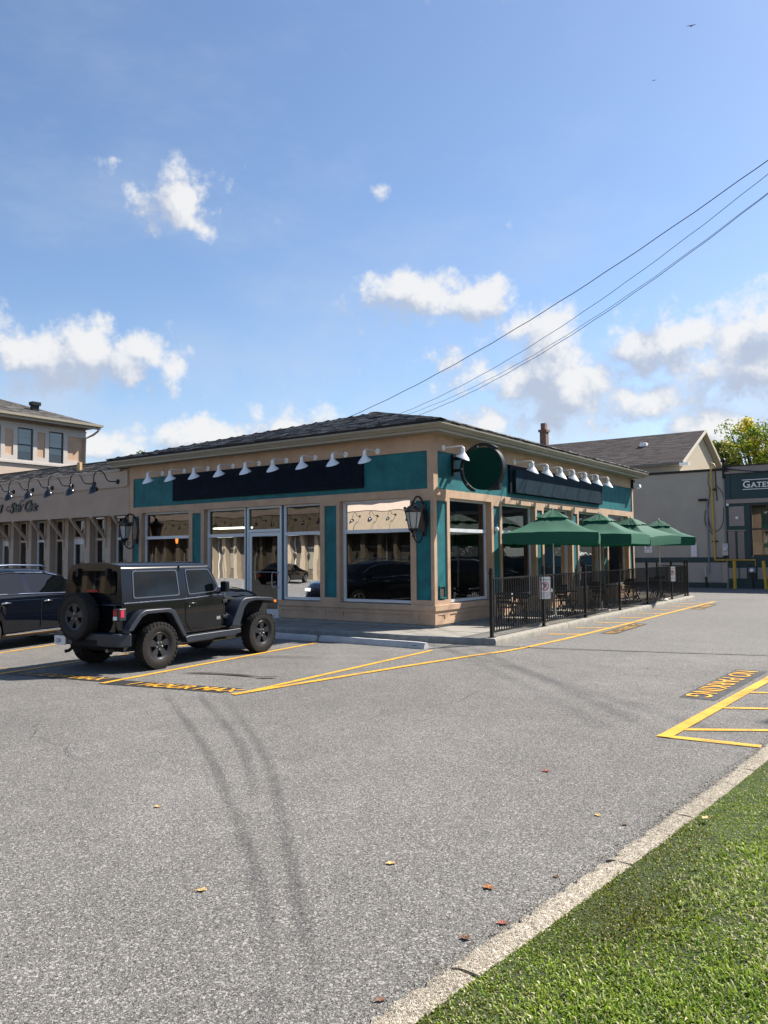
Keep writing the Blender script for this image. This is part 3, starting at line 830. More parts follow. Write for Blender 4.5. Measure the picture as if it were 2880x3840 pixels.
# soffit, fascia, gutter mitred round the corner
def perim(name, prof, m, closed=False):
    vs, fs = [], []
    for o, z in prof: vs += [(-12.33,-o,z),(o,-o,z),(o,15.55,z)]
    for i in range(len(prof)-1):
        for k in range(2): fs.append((3*i+k, 3*i+k+1, 3*i+k+4, 3*i+k+3))
    n = len(prof)
    if closed:
        fs.append(tuple(3*i for i in range(n))); fs.append(tuple(3*i+2 for i in range(n)))
    return MB().add(vs, fs).build(name, m, shop)
perim('soffit', [(-.02,4.90),(.385,4.90)], SOFFIT)
perim('fascia', [(.385,4.895),(.40,4.895),(.40,5.07),(.385,5.07)], GUTTER)
perim('gutter', [(.402,5.075),(.402,4.965),(.45,4.962),(.462,4.985),(.49,5.015),(.512,5.03),(.520,5.055),(.528,5.056),(.530,5.082),(.516,5.084),(.512,5.066),(.44,5.00),(.412,5.0),(.412,5.075)], GUTTER, True)
# hipped roof
E0, RS = .47, .275
X0r, X1r, Y0r, Y1r, ZE = -11.85-.50, .50, -.50, 15.2+.50, 5.15
hw = (X1r-X0r)/2; XR = (X0r+X1r)/2; ZR = ZE + hw*RS
A_, B_, C_, D_ = (X0r,Y0r,ZE),(X1r,Y0r,ZE),(X1r,Y1r,ZE),(X0r,Y1r,ZE)
P_, Q_ = (XR,Y0r+hw,ZR),(XR,Y1r-hw,ZR)
ROOFD = mat('roof_underlay', (.022,.021,.022), .9)
rb = MB(); rb.add([A_,B_,C_,D_,P_,Q_], [(0,1,4),(1,2,5,4),(2,3,5),(3,0,4,5)])
rb.add([A_,B_,C_,D_,(X0r,Y0r,ZE-.07),(X1r,Y0r,ZE-.07),(X1r,Y1r,ZE-.07),(X0r,Y1r,ZE-.07)], [(0,1,5,4),(1,2,6,5),(2,3,7,6),(3,0,4,7)])
roof = rb.build('roof', ROOFD, shop)
SHINGLE = attr_mat('asphalt_shingle', 'tone', rough=.95, bump=.8, bscale=160)
def shingles(name, origin, du, ds, width, trim, run, slope, parent, expo=.16, tabw=.32, thick=.026, singles=0, cols=((.035,.034,.036),(.10,.095,.092),(.21,.20,.19),(.36,.345,.325))):
    """du along the eave, ds horizontal up-slope direction; trim(s)->(u0,u1) limits"""
    du, ds, O = Vector(du), Vector(ds), Vector(origin)
    V, F, T, S1 = [], [], [], []
    s, row = 0.0, 0
    cosl = 1/math.sqrt(1+slope*slope)
    st = expo*cosl
    while s < run - .02:
        u0, u1 = trim(s + st*.5)
        u = u0 - (row % 2)*tabw*.5 - random.random()*.05
        while u < u1:
            w = tabw*random.uniform(.55, 1.25)
            a, b = max(u, u0), min(u+w-.006, u1)
            if b - a > .03:
                jag = random.uniform(-.012, .012); th = thick*random.uniform(.7, 1.35)
                s0, s1 = s - .02 + jag, min(s + st*1.25, run)
                pts = []
                for (uu, ss, hh) in ((a,s0,th),(b,s0,th),(b,s1,.003),(a,s1,.003),(a,s0,.0),(b,s0,.0)):
                    p = O + du*uu + ds*ss; pts.append((p.x, p.y, p.z + ss*slope + hh + .004))
                k = random.random(); c0, c1 = cols[int(k*3)], cols[int(k*3)+1]; f = k*3-int(k*3)
                c = tuple(c0[i]*(1-f)+c1[i]*f for i in range(3)); S1.append((pts, c))
            u += w
        s += st; row += 1
    if singles:                                   # the nearest tabs are pieces of their own
        S1.sort(key=lambda q: (Vector(q[0][0])-CAM).length)
        for pts, c in S1[:singles]:
            me = bpy.data.meshes.new('shingle'); me.from_pydata(pts, [], [(0,1,2,3),(4,5,1,0)])
            ca = me.attributes.new('tone', 'FLOAT_COLOR', 'POINT'); ca.data.foreach_set('color', [x for _ in range(6) for x in (*c, 1)])
            me.materials.append(SHINGLE); o = bpy.data.objects.new('shingle', me); COL.objects.link(o); o.parent = parent
    for pts, c in S1[singles:]:
        o = len(V); V.extend(pts); F.extend([(o,o+1,o+2,o+3),(o+4,o+5,o+1,o)]); T.extend([c]*6)
    me = bpy.data.meshes.new(name); me.from_pydata(V, [], F)
    ca = me.attributes.new('tone', 'FLOAT_COLOR', 'POINT')
    ca.data.foreach_set('color', [x for c in T for x in (*c, 1)])
    me.materials.append(SHINGLE)
    o = bpy.data.objects.new(name, me); COL.objects.link(o); o.parent = parent; o['kind'] = 'stuff'
    return o
WF, WS = X1r-X0r, Y1r-Y0r
shingles('shingles', A_, (1,0,0), (0,1,0), WF, lambda s: (s, WF-s), hw, RS, roof, singles=300)
shingles('shingles', B_, (0,1,0), (-1,0,0), WS, lambda s: (s, WS-s), hw, RS, roof)
shingles('shingles', D_, (0,-1,0), (1,0,0), WS, lambda s: (s, WS-s), hw, RS, roof, tabw=.6, expo=.3)
def ridge_caps(p, q, parent, n, w=.30):
    p, q = Vector(p), Vector(q); d = (q-p)/n; side = Vector((-d.y, d.x, 0)).normalized()
    dr = Vector((0,0,-RS*.7))
    for i in range(n):
        a = p + d*(i-.15); b = p + d*(i+1.05); l_ = .018 + random.uniform(0,.008)
        mb = MB(); up0, up1 = Vector((0,0,.018+l_)), Vector((0,0,.016))
        pts = [a-side*w/2+dr*w/2+up0*.6, a+up0, a+side*w/2+dr*w/2+up0*.6, b-side*w/2+dr*w/2+up1*.6, b+up1, b+side*w/2+dr*w/2+up1*.6]
        pts2 = [v-Vector((0,0,.02)) for v in pts[:3]]
        mb.add([tuple(v) for v in pts+pts2], [(0,1,4,3),(1,2,5,4),(6,7,1,0),(7,8,2,1)])
        mb.build('ridge_cap', mat('ridge_cap_shingle', (.06,.056,.054), .95, var=.4, vscale=5), parent)
ridge_caps(B_, P_, roof, 30); ridge_caps(A_, P_, roof, 30); ridge_caps(P_, Q_, roof, 12)
# vent stack cap near the peak (low hump seen on the ridge)
MB().lathe([(.30,ZR-.06),(.29,ZR+.05),(.22,ZR+.10),(.0,ZR+.12)], 12, (XR-.35,Y0r+hw+.35,0)).build('roof_vent', mat('vent_brown', (.07,.06,.05), .9, var=.3), shop, smooth=40)
# small niche with sloping sill in the first teal panel of the side
nb = MB(TFS); nb.box(.25,.27,-.0,.034,.87,1.13); nb.box(.50,.52,-.0,.034,.87,1.13); nb.box(.25,.52,-.0,.034,1.13,1.15); nb.box(.24,.53,-.02,.034,.84,.87)
nv = nb.build('vent_niche', TEAL, shop); MB(TFS).box(.27,.50,.025,.034,.87,1.13).build('vent_opening', DARKIN, nv)
MB(TFS).lathe([(.0,-.06),(.05,-.05),(.07,0),(.07,.035)], 12, (3.30,0,2.62), ax='Y').build('alarm_bell', WHITE, shop)

# ------------------------------------------------------------------ signs
s1 = MB(); s1.box(-9.65,-2.15,-.035,.03,3.69,4.515); sg = s1.build('fascia_sign', SIGNBLK, bevel=.006)
s1b = MB(); s1b.box(-9.30,-2.50,-.045,-.035,3.80,4.30); s1b.build('sign_face', mat('sign_face_navy', (.003,.006,.016), .7, var=.4, spec=.12), sg)
tag(sg, 'long blank black sign board on the shaded front wall above the entrance', 'sign', 'blank shop signs')
s2 = MB(TFS); s2.box(4.13,11.47,-.03,.03,3.68,4.49); sg2 = s2.build('fascia_sign', SIGNBLK, bevel=.006)
MB(TFS).box(4.37,11.25,-.10,-.03,3.70,4.36).build('sign_face', mat('sign_face_blue', (.006,.024,.040), .7, var=.3, streak=.4, spec=.12), sg2)
MB(TFS).box(11.25,11.47,-.085,-.03,3.69,4.40).build('sign_end_cap', SIGNBLK, sg2)
tag(sg2, 'long blank dark blue sign board on the sunlit side wall above the patio', 'sign', 'blank shop signs')
# round projecting sign: disc facing the street front, ring and bracket
DC = (.88, .95, 4.05)
rs = thing('round_sign', 'blank round dark green blade sign with black ring on the side wall', 'sign', (0,.95,3.94))
GREEN = mat('sign_dark_green', (.002,.030,.022), .8, var=.05, spec=.08)
lo = lambda x, y, z: (x, y-.95, z-3.94)
dsc = MB(lo); dsc.lathe([(0,-.075),(.525,-.075),(.53,-.07),(.53,.07),(.525,.075),(0,.075)], 64, (DC[0],DC[1],DC[2]), ax='Y'); dsc.build('disc', GREEN, rs, smooth=30)
def arc(c, r0, r1, y0, y1, a0, a1, n=40):
    mb = MB(lo); vs, fs = [], []
    for k in range(n+1):
        a = a0+(a1-a0)*k/n
        for (r_, y) in ((r0,y0),(r1,y0),(r1,y1),(r0,y1)): vs.append((c[0]+r_*math.cos(a), y, c[2]+r_*math.sin(a)))
    for k in range(n):
        for t in range(4): fs.append((4*k+t, 4*k+(t+1)%4, 4*k+4+(t+1)%4, 4*k+4+t))
    fs += [(0,1,2,3),(4*n+3,4*n+2,4*n+1,4*n)]
    return mb.add(vs, fs)
arc(DC, .535, .575, .86, 1.04, R(-75), R(75)).build('rim', BLACKM, rs)
arc(DC, .575, .635, .87, 1.03, R(52), R(242)).build('ring', BLACKM, rs)
bk = MB(lo); bk.box(0,.02,.87,1.03,3.92,4.47); bk.box(.02,.30,.92,.98,4.32,4.40); bk.box(.02,.30,.92,.98,4.02,4.09); bk.box(.02,.06,.87,1.03,3.93,4.46)
bk.build('bracket', BLACKM, rs)
MB(lo).box(1.12,1.34,.88,1.02,3.50,3.66).build('junction_box', BLACKM, rs)
for a in (100, 178, 222):
    bt = MB(lo); bt.lathe([(.0,-.02),(.02,-.02),(.02,0),(0,.0)], 8, (DC[0]+.56*math.cos(R(a)), .865, DC[2]+.56*math.sin(R(a))), ax='Y'); bt.build('bolt', ALUD, rs)

# ------------------------------------------------------------------ white gooseneck sign lamps
def white_lamp(name='sign_lamp', swing=0.0):
    r_ = thing(name, 'x', 'lamp')
    a = MB(); a.lathe([(.0,0),(.075,0),(.075,-.012),(.03,-.03),(0,-.03)], 20, (0,0,0), ax='Y'); a.build('wall_rosette', WHITE, r_, smooth=40)
    MB().tube([(0,-.02,0),(0,-.5,.0),(0,-.545,-.01),(0,-.56,-.05)], .016, 10).build('arm', WHITE, r_, smooth=60)
    vs, fs = [], []
    prof = [(.022,-.03),(.042,-.04),(.046,-.055),(.046,-.10),(.052,-.105),(.052,-.12),(.046,-.125),(.050,-.16),(.085,-.215),(.135,-.275),(.170,-.325),(.174,-.335),(.166,-.333),(.128,-.28),(.075,-.22),(.03,-.18)]
    n = 28
    for (rad, z) in prof:
        k = max(0.0, (-z-.16)/.17)
        for i in range(n):
            t = 2*math.pi*i/n; x, y = rad*math.cos(t), rad*math.sin(t)
            zz = z + k*(y*.42 + .02)
            xr = x*math.cos(swing)-y*math.sin(swing); yr = x*math.sin(swing)+y*math.cos(swing)
            vs.append((xr, yr-.56, zz))
    for i in range(len(prof)-1):
        for k in range(n): fs.append((i*n+k, i*n+(k+1)%n, (i+1)*n+(k+1)%n, (i+1)*n+k))
    MB().add(vs, fs).build('shade', WHITE, r_, smooth=50)
    return r_
lamp0 = white_lamp()
xs_f = [-10.18,-9.13,-8.05,-6.97,-5.90,-4.84,-3.78,-2.72,-1.68]
def place_lamp(first, loc, rz, label, group):
    o = lamp0 if first else copy_tree(lamp0)
    o.location = loc; o.rotation_euler = (0,0,rz); o['label'] = label; o['group'] = group
    return o
xs_f = [-10.18,-9.13,-8.05,-6.97,-5.90,-4.84,-3.78,-2.72,-1.68]
lab_f = ['white gooseneck lamp at the far left end of the front row, over the teal panel','second white gooseneck lamp from the left in the front row','third white gooseneck lamp from the left in the front row',
         'fourth white gooseneck lamp from the left in the front row','white gooseneck lamp in the middle of the front row, fifth from the left','fourth white gooseneck lamp from the shop corner on the front',
         'third white gooseneck lamp from the shop corner on the front, shade turned outward','second white gooseneck lamp from the shop corner on the front','chipped white gooseneck lamp at the right end of the front row']
for i, x in enumerate(xs_f):
    o = place_lamp(i == 0, (x, 0, 4.60), 0.0, lab_f[i], 'white lamps over the front sign')
    if i == 6: o.rotation_euler = (0, 0, .0)
ys_s = [.49, 4.51, 5.54, 6.58, 7.59, 8.63, 9.71, 10.74]
lab_s = ['lone white gooseneck lamp on the side wall beside the round sign','first white gooseneck lamp after the round sign on the side wall','second white gooseneck lamp after the round sign','third white gooseneck lamp after the round sign',
         'middle white gooseneck lamp over the side sign','third last white gooseneck lamp on the side wall','second last white gooseneck lamp on the side wall','last white gooseneck lamp at the far end of the side sign']
for i, y in enumerate(ys_s):
    place_lamp(False, (0, y, 4.60), R(90), lab_s[i], 'white lamps along the side wall')
# chips on the shade of the last front lamp
# floodlight at the far end of the side wall
fl = thing('floodlight', 'white boxy floodlight under the eave at the far end of the side wall', 'floodlight', (0,15.05,4.62))
MB().box(.0,.10,-.10,.10,-.12,.22).build('back_box', BLACKM, fl)
fb = MB().prism([(.10,.10),(.34,.02),(.36,-.10),(.26,-.16),(.10,-.10)], -.10, .10, lambda u, v, d: (u, d, v)); fb.build('lamp_head', WHITE, fl, bevel=.01)

# ------------------------------------------------------------------ ornate wall lanterns
def lantern():
    t = thing('wall_lantern', 'x', 'lantern')
    # back plate
    bp = MB(); n = 28
    poly = []
    for k in range(n):
        a = 2*math.pi*k/n
        rx = .135*(1+.10*math.cos(4*a)); rz = .43*(1+.03*math.cos(6*a))
        poly.append((rx*math.cos(a), rz*math.sin(a)))
    bp.prism(poly, 0, -.035, lambda u, v, d: (u, d, v)); bp.prism([(u*.7, v*.8) for u, v in poly], -.035, -.055, lambda u, v, d: (u, d, v))
    bp.build('back_plate', BLACKM2, t, bevel=.006)
    # scroll arms
    sc = MB(); pts = []
    for k in range(25):
        a = R(-10 + 215*k/24); pts.append((0, -.24 + .20*math.cos(a), .36 + .19*math.sin(a)))
    sc.tube([(0,-.04,.18)] + pts, [.02]+[.024]*25, 10); sc.build('scroll_arm', BLACKM2, t, smooth=50); sc = MB()
    cur = []
    for k in range(16):
        a = R(205 + 330*k/15); r_ = .055*(1-k/22); cur.append((0, -.36 + r_*math.cos(a), .33 + r_*math.sin(a)))
    sc.tube(cur, .012, 6); sc.build('scroll_curl', BLACKM2, t, smooth=50); sc = MB()
    p2 = []
    for k in range(20):
        a = R(0 - 200*k/19); p2.append((0, -.26 + .19*math.cos(a), -.36 + .21*math.sin(a)))
    sc.tube([(0,-.04,-.25)] + p2, [.02]*21, 10); sc.build('scroll_arm', BLACKM2, t, smooth=50); sc = MB()
    c2 = []
    for k in range(14):
        a = R(20 + 330*k/13); r_ = .06*(1-k/20); c2.append((0, -.30 + r_*math.cos(a), -.42 + r_*math.sin(a)))
    sc.tube(c2, .011, 6)
    sc.build('scroll_curl', BLACKM2, t, smooth=50)
    # cage: six tapered panes
    C = (0, -.45)
    def ring(r_, z, n=6, ph=R(30)): return [(C[0]+r_*math.cos(ph+2*math.pi*k/n), C[1]+r_*math.sin(ph+2*math.pi*k/n), z) for k in range(n)]
    top, bot = ring(.20, .16), ring(.115, -.24)
    cg = MB()
    for k in range(6): cg.tube([top[k], bot[k]], .011, 6)
    for zz, rr in ((.165,.205),(-.245,.12)):
        q = ring(rr, zz); cg.tube(q + [q[0]], .014, 6)
    cg.build('cage', BLACKM2, t, smooth=50)
    g = MB(); t2, b2 = ring(.188, .155), ring(.108, -.235)
    for k in range(6): g.add([b2[k], b2[(k+1)%6], t2[(k+1)%6], t2[k]], [(0,1,2,3)])
    g.build('glass', MAT.get('lantern_glass') or mat('lantern_glass', (.42,.42,.40), .25, spec=.6), t)
    hd = MB(); hd.lathe([(.215,.17),(.235,.19),(.235,.235),(.20,.245),(.16,.275),(.11,.31),(.06,.34),(.05,.37),(.065,.39),(.04,.42),(.0,.44)], 12, (C[0],C[1],0))
    for k in range(12):
        a = 2*math.pi*k/12; hd.lathe([(0,.225),(.022,.24),(.024,.26),(.012,.285),(0,.295)], 6, (C[0]+.225*math.cos(a), C[1]+.225*math.sin(a), 0))
    hd.build('hood', BLACKM2, t, smooth=40)
    ft = MB(); ft.lathe([(.0,-.46),(.03,-.45),(.045,-.42),(.03,-.38),(.06,-.33),(.10,-.29),(.135,-.265),(.135,-.245),(.0,-.24)], 12, (C[0],C[1],0)); ft.build('foot', BLACKM2, t, smooth=40)
    return t
la = lantern(); la.location = (-.30, 0, 2.80); la['label'] = 'ornate black wall lantern on the teal panel next to the shop corner'; la['group'] = 'ornate wall lanterns'
lb = copy_tree(la); lb.location = (-11.47, 0, 2.78); lb['label'] = 'ornate black wall lantern at the left end of the shop front'

# ------------------------------------------------------------------ concrete wheel stops
def wheel_stop(x0, x1, y, rz, label):
    L = x1-x0
    t = MB(); pr = [(-.10,0),(-.085,.07),(-.045,.125),(.045,.125),(.085,.07),(.10,0)]
    vs, fs = [], []; k = 14
    for i in range(k+1):
        u = -L/2 + L*i/k
        e = 1.0 if 0 < i < k else .92
        for (a, z) in pr: vs.append((u + (0 if 0 < i < k else (.012 if i == 0 else -.012)), a*e + random.uniform(-.003,.003), z*e + (random.uniform(-.003,.003) if z > 0 else 0)))
    for i in range(k):
        for j in range(5): fs.append((6*i+j, 6*i+j+1, 6*i+7+j, 6*i+6+j))
    fs += [tuple(range(6)), tuple(6*k+j for j in range(5,-1,-1))]
    o = t.add(vs, fs).build('wheel_stop', mat('wheel_stop_concrete', (.46,.46,.45), .9, var=.14, vscale=5, bump=.5, bscale=120), smooth=30)
    o.location = ((x0+x1)/2, y, .002); o.rotation_euler = (0,0,rz)
    return tag(o, label, 'wheel stop', 'concrete wheel stops')
ws = wheel_stop(-1.46, 1.42, -2.60, R(-1.2), 'rust stained concrete wheel stop in the empty stall nearest the corner')
rust = MB(); rust.add([(x, -.0865 - .004*(1 if z > .07 else 0), z) for x, z in ((1.08,.03),(1.16,.02),(1.24,.05),(1.27,.065),(1.2,.07),(1.12,.062))], [tuple(range(6))]); rust.build('rust_patch', mat('rust', (.06,.025,.012), .9, var=.5, vscale=30), ws)
wheel_stop(-4.35, -1.50, -2.66, R(-1.0), 'grey concrete wheel stop ahead of the black off-road car')

# ------------------------------------------------------------------ patio fence
posts = [(2.19,-1.25),(2.075,1.69),(1.945,4.78),(1.815,8.0),(1.69,11.22),(1.565,14.66),(1.46,17.35)]
fence = thing('patio_fence', 'black metal picket fence round the patio', 'fence', (2.19,-1.25,WZ))
FO = Vector((2.19,-1.25,WZ))
FB = mat('fence_black', (.006,.006,.007), .45, spec=.3)
def floc(x, y, z): return (x-FO.x, y-FO.y, z)
pm = MB(); pm.box(-.032,.032,-.032,.032,0,1.42); pm.box(-.045,.045,-.045,.045,1.36,1.385); pm.box(-.036,.036,-.036,.036,1.42,1.435); pm.lathe([(.0,1.50),(.025,1.495),(.035,1.47),(.030,1.435)], 10); pm.box(-.065,.065,-.065,.065,0,.014)
pme = pm.mesh('post'); kme = MB().box(-.0105,.0105,-.0105,.0105,.115,1.255).mesh('picket'); fixn(pme); fixn(kme)
for me in (pme, kme): me.materials.append(FB)
def inst(name, me, x, y, rz=0):
    o = bpy.data.objects.new(name, me); COL.objects.link(o); o.parent = fence; o.location = floc(x, y, 0); o.rotation_euler = (0,0,rz); return o
run = posts + [(.25,17.30)]
for i, (x, y) in enumerate(run): inst('post', pme, x, y, R(2.1))
inst('post', pme, 1.36, 17.36, R(2.1))
for i in range(len(run)-1):
    a, b = Vector((*run[i],0)), Vector((*run[i+1],0)); d = (b-a); L = d.length; d.normalize(); ang = math.atan2(d.y, d.x)
    for z, hh in ((1.255,.034),(.115,.030)):
        rl = MB(lambda x, y, z_: floc(x, y, z_)).bar((a.x,a.y,z), (b.x,b.y,z), .034, hh); rl.build('rail', FB, fence)
    n = int(round(L/.128))
    for k in range(1, n):
        p_ = a + d*(L*k/n); inst('picket', kme, p_.x, p_.y, ang)

# ------------------------------------------------------------------ fire route signs
SIGNW = mat('sign_white', (.78,.78,.76), .45, var=.04); RED = mat('sign_red', (.50,.02,.03), .5); INK = mat('ink_black', (.012,.012,.014), .6)
def no_parking_sign(name, loc, rz, w, h, label, group, small=True, col=RED):
    t = thing(name, label, 'sign', loc, rz, group)
    poly = []
    r_ = .025
    for cx, cz, a0 in ((w/2-r_,h/2-r_,0),(-w/2+r_,h/2-r_,90),(-w/2+r_,-h/2+r_,180),(w/2-r_,-h/2+r_,270)):
        for k in range(5): a = R(a0+22.5*k); poly.append((cx+r_*math.cos(a), cz+r_*math.sin(a)))
    MB().prism(poly, 0, -.004, lambda u, v, d: (u, d, v)).build('plate', SIGNW, t)
    f = lambda u, v, w_: (u, -.0065, v)
    zc = .04 if small else h*.24
    rr = w*.36
    ring = MB(); n = 32; vs, fs = [], []
    for k in range(n):
        a = 2*math.pi*k/n
        for q in (rr, rr*.82): vs.append((q*math.cos(a), -.0065, zc+q*math.sin(a)))
    for k in range(n): fs.append((2*k,2*k+1,(2*k+3)%(2*n),(2*k+2)%(2*n)))
    ring.add(vs, fs)
    c, s_ = math.cos(R(135)), math.sin(R(135)); hw_ = rr*.08
    ring.add([(c*rr*.9-s_*hw_,-.0075,zc+s_*rr*.9+c*hw_),(c*rr*.9+s_*hw_,-.0075,zc+s_*rr*.9-c*hw_),(-c*rr*.9+s_*hw_,-.0075,zc-s_*rr*.9-c*hw_),(-c*rr*.9-s_*hw_,-.0075,zc-s_*rr*.9+c*hw_)], [(0,1,2,3)])
    ring.build('prohibition_ring', col, t)
    text_mb('P', rr*1.7, lambda u, v, w_: (u, -.0055, v+zc-rr*.6), align='CENTER', bold=.006).build('lettering', INK, t)
    if small:
        text_mb('FIRE ROUTE', w*.17, lambda u, v, w_: (u, -.0055, v+h*.33), align='CENTER').build('lettering', INK, t)
        for k, s in enumerate(('VEHICLES WILL BE', 'TAGGED AND OR', 'TOWED AWAY')): text_mb(s, w*.115, lambda u, v, w_, k=k: (u, -.0055, v-h*.25-k*w*.16), align='CENTER').build('lettering', INK, t)
    else:
        text_mb('FIRE', w*.28, lambda u, v, w_: (u, -.0055, v-h*.10), align='CENTER').build('lettering', INK, t)
        text_mb('ROUTE', w*.28, lambda u, v, w_: (u, -.0055, v-h*.26), align='CENTER').build('lettering', INK, t)
        ar = MB()
        for s in (-1, 1): ar.add([(s*w*.36,-.0055,-h*.38),(s*w*.18,-.0055,-h*.34),(s*w*.18,-.0055,-h*.42)], [(0,1,2)])
        ar.build('arrow', INK, t)
    return t
no_parking_sign('fire_route_sign', (2.12,1.69,1.09), R(50), .30, .54, 'white fire route no parking sign on the second fence post', 'fire route signs')
no_parking_sign('fire_route_sign', (1.61,14.62,1.11), R(60), .30, .56, 'white fire route no parking sign on the fence near its far end', 'fire route signs')

# ------------------------------------------------------------------ umbrellas
UG = mat('umbrella_canvas', (.003,.085,.048), .75, var=.08, vscale=3, bump=.15, bscale=200)
def canvas():
    m = UG; n, l = m.node_tree.nodes, m.node_tree.links
    b = n['Principled BSDF']; b.inputs['Sheen Weight'].default_value = .12; b.inputs['Sheen Roughness'].default_value = .35; b.inputs['Sheen Tint'].default_value = (.35,.85,.6,1)
    t = n.new('ShaderNodeBsdfTranslucent'); t.inputs[0].default_value = (.004,.13,.07,1)
    mx = n.new('ShaderNodeMixShader'); mx.inputs[0].default_value = .14
    l.new(b.outputs[0], mx.inputs[1]); l.new(t.outputs[0], mx.inputs[2]); l.new(mx.outputs[0], n['Material Output'].inputs[0])
canvas()
POLE = mat('pole_silver', (.55,.55,.54), .35, metal=.6)
def umbrella(loc, rz, label, a=1.24, hem=2.05, top=2.98, tilt=0.0, dark=False):
    t = thing('patio_umbrella', label, 'umbrella', loc, rz, 'green patio umbrellas')
    seg = 10
    cv = MB(); vs, fs = [], []
    levels = [(.24,top-.13,0),(.5,None,.02),(.75,None,.03),(1.0,None,0.0)]
    def ringpts(f, z, sag):
        pts = []
        cs = [(-1,-1),(1,-1),(1,1),(-1,1)]
        for s in range(4):
            (x0,y0),(x1,y1) = cs[s], cs[(s+1)%4]
            for k in range(seg):
                u = k/seg; bow = math.sin(math.pi*u)
                x, y = x0+(x1-x0)*u, y0+(y1-y0)*u
                pts.append((x*a*f*(1-.02*bow*f), y*a*f*(1-.02*bow*f), z - sag*bow*0 + .035*bow*f*(1 if f > .9 else .6) - .02*(1-bow)*0))
        return pts
    zt = top-.22; zh = hem+.28
    N = 4*seg
    fl_ = (.28,.45,.63,.82,1.0)
    for f in fl_:
        q = (f-.28)/.72
        z = zt + (zh-zt)*q - .05*math.sin(math.pi*q)
        vs += [(px_, py_, pz_ + random.gauss(0, .012)*(1 if .3 < f < .99 else .3)) for (px_, py_, pz_) in ringpts(f, z, 0)]
    # valance
    for (f, dz) in ((1.010,-.10),(1.0,-.28)):
        for i, p_ in enumerate(ringpts(f, zh+dz, 0)):
            vs.append((p_[0], p_[1], p_[2] - .035*math.sin(math.pi*((i%seg)/seg)) + random.uniform(-.006,.006)))
    for i in range(len(fl_)+1):
        for k in range(N): fs.append((i*N+k, i*N+(k+1)%N, (i+1)*N+(k+1)%N, (i+1)*N+k))
    cv.add(vs, fs).build('canopy', UG, t, smooth=35)
    tv = MB(); vs, fs = [], []
    for f, z in ((.02,top+.03),(.16,top-.075),(.34,top-.21)):
        vs += [(x, y, zz + (random.uniform(-.022,.022) if f > .05 else 0)) for (x, y, zz) in ringpts(f, z, 0)]
    for i in range(2):
        for k in range(N): fs.append((i*N+k, i*N+(k+1)%N, (i+1)*N+(k+1)%N, (i+1)*N+k))
    tv.add(vs, fs).build('vent_cap', UG, t, smooth=35)
    pm_ = BLACKM if dark else POLE
    MB().tube([(0,0,.05),(0,0,top-.02)], .021, 10).build('pole', pm_, t, smooth=60)
    MB().lathe([(0,top+.10),(.018,top+.095),(.028,top+.07),(.018,top+.04),(.03,top+.02),(.03,top)], 10).build('finial', WHITE, t, smooth=50)
    for k in range(8):
        an = k*math.pi/4; rr = a*(1.38 if k % 2 else .97)
        e = (rr*math.cos(an)*.98, rr*math.sin(an)*.98, zh+.0)
        MB().tube([(.03*math.cos(an), .03*math.sin(an), top-.32), (e[0], e[1], e[2]-.05)], .009, 5).build('rib', BLACKM, t)
        MB().tube([(.03*math.cos(an), .03*math.sin(an), hem+.02), (e[0]*.5, e[1]*.5, (top-.32+zh)/2-.06)], .008, 5).build('strut', BLACKM, t)
    MB().lathe([(.0,.0),(.27,.0),(.27,.05),(.24,.08),(.05,.10),(.035,.32),(0,.32)], 20).build('base_weight', mat('base_stone', (.42,.41,.39), .7, var=.2), t, smooth=40)
    if tilt: t.rotation_euler = (tilt, 0, rz)
    return t
umbrella((1.31,4.13,WZ), R(19), 'green patio umbrella nearest the street corner, in front of the second window')
umbrella((1.46,7.35,WZ), R(5), 'second green patio umbrella from the corner, its right side sunlit')
umbrella((1.25,11.1,WZ), R(-7), 'third green patio umbrella from the corner, on a dark pole', dark=True, tilt=R(2))
umbrella((1.42,13.7,WZ), R(15), 'farthest green patio umbrella, by the end of the fence')

# ------------------------------------------------------------------ folding chairs and round tables
def bistro_chair():
    t = thing('bistro_chair', 'x', 'chair')
    for s in (-1, 1):
        # crossed flat legs: one runs up into the back
        MB().bar((s*.20,.20,0), (s*.20,-.17,.45), .012, .026).build('leg', FB, t)
        MB().bar((s*.18,-.20,0), (s*.18,.14,.45), .012, .026).build('leg', FB, t)
        MB().bar((s*.18,.12,.42), (s*.19,.24,.86), .012, .026).build('back_post', FB, t)
    for z in (.60, .70, .80):
        MB().box(-.20,.20,.165+(z-.45)*.22,.185+(z-.45)*.22,z-.035,z+.035).build('back_slat', FB, t)
    for k in range(6):
        y = -.19 + k*.066
        MB().box(-.205,.205,y,y+.05,.445,.463).build('seat_slat', FB, t)
    MB().tube([(-.20,.17,.04),(.20,.17,.04)], .008, 6).build('stretcher', FB, t)
    return t
def bistro_table():
    t = thing('bistro_table', 'x', 'table')
    n = 26; tp = MB(); tp.lathe([(0,.715),(.33,.715),(.345,.705),(.345,.685),(.33,.68),(0,.68)], n); tp.build('table_top', FB, t, smooth=35)
    for s in (-1, 1):
        MB().bar((s*.26,-.20,0), (s*.05,.18,.69), .014, .028).build('leg', FB, t)
        MB().bar((s*.26,.20,0), (s*.05,-.18,.69), .014, .028).build('leg', FB, t)
    MB().tube([(-.26,-.20,.03),(-.26,.20,.03)], .009, 6).build('stretcher', FB, t)
    MB().tube([(.26,-.20,.03),(.26,.20,.03)], .009, 6).build('stretcher', FB, t)
    return t
ch0, tb0 = bistro_chair(), bistro_table()
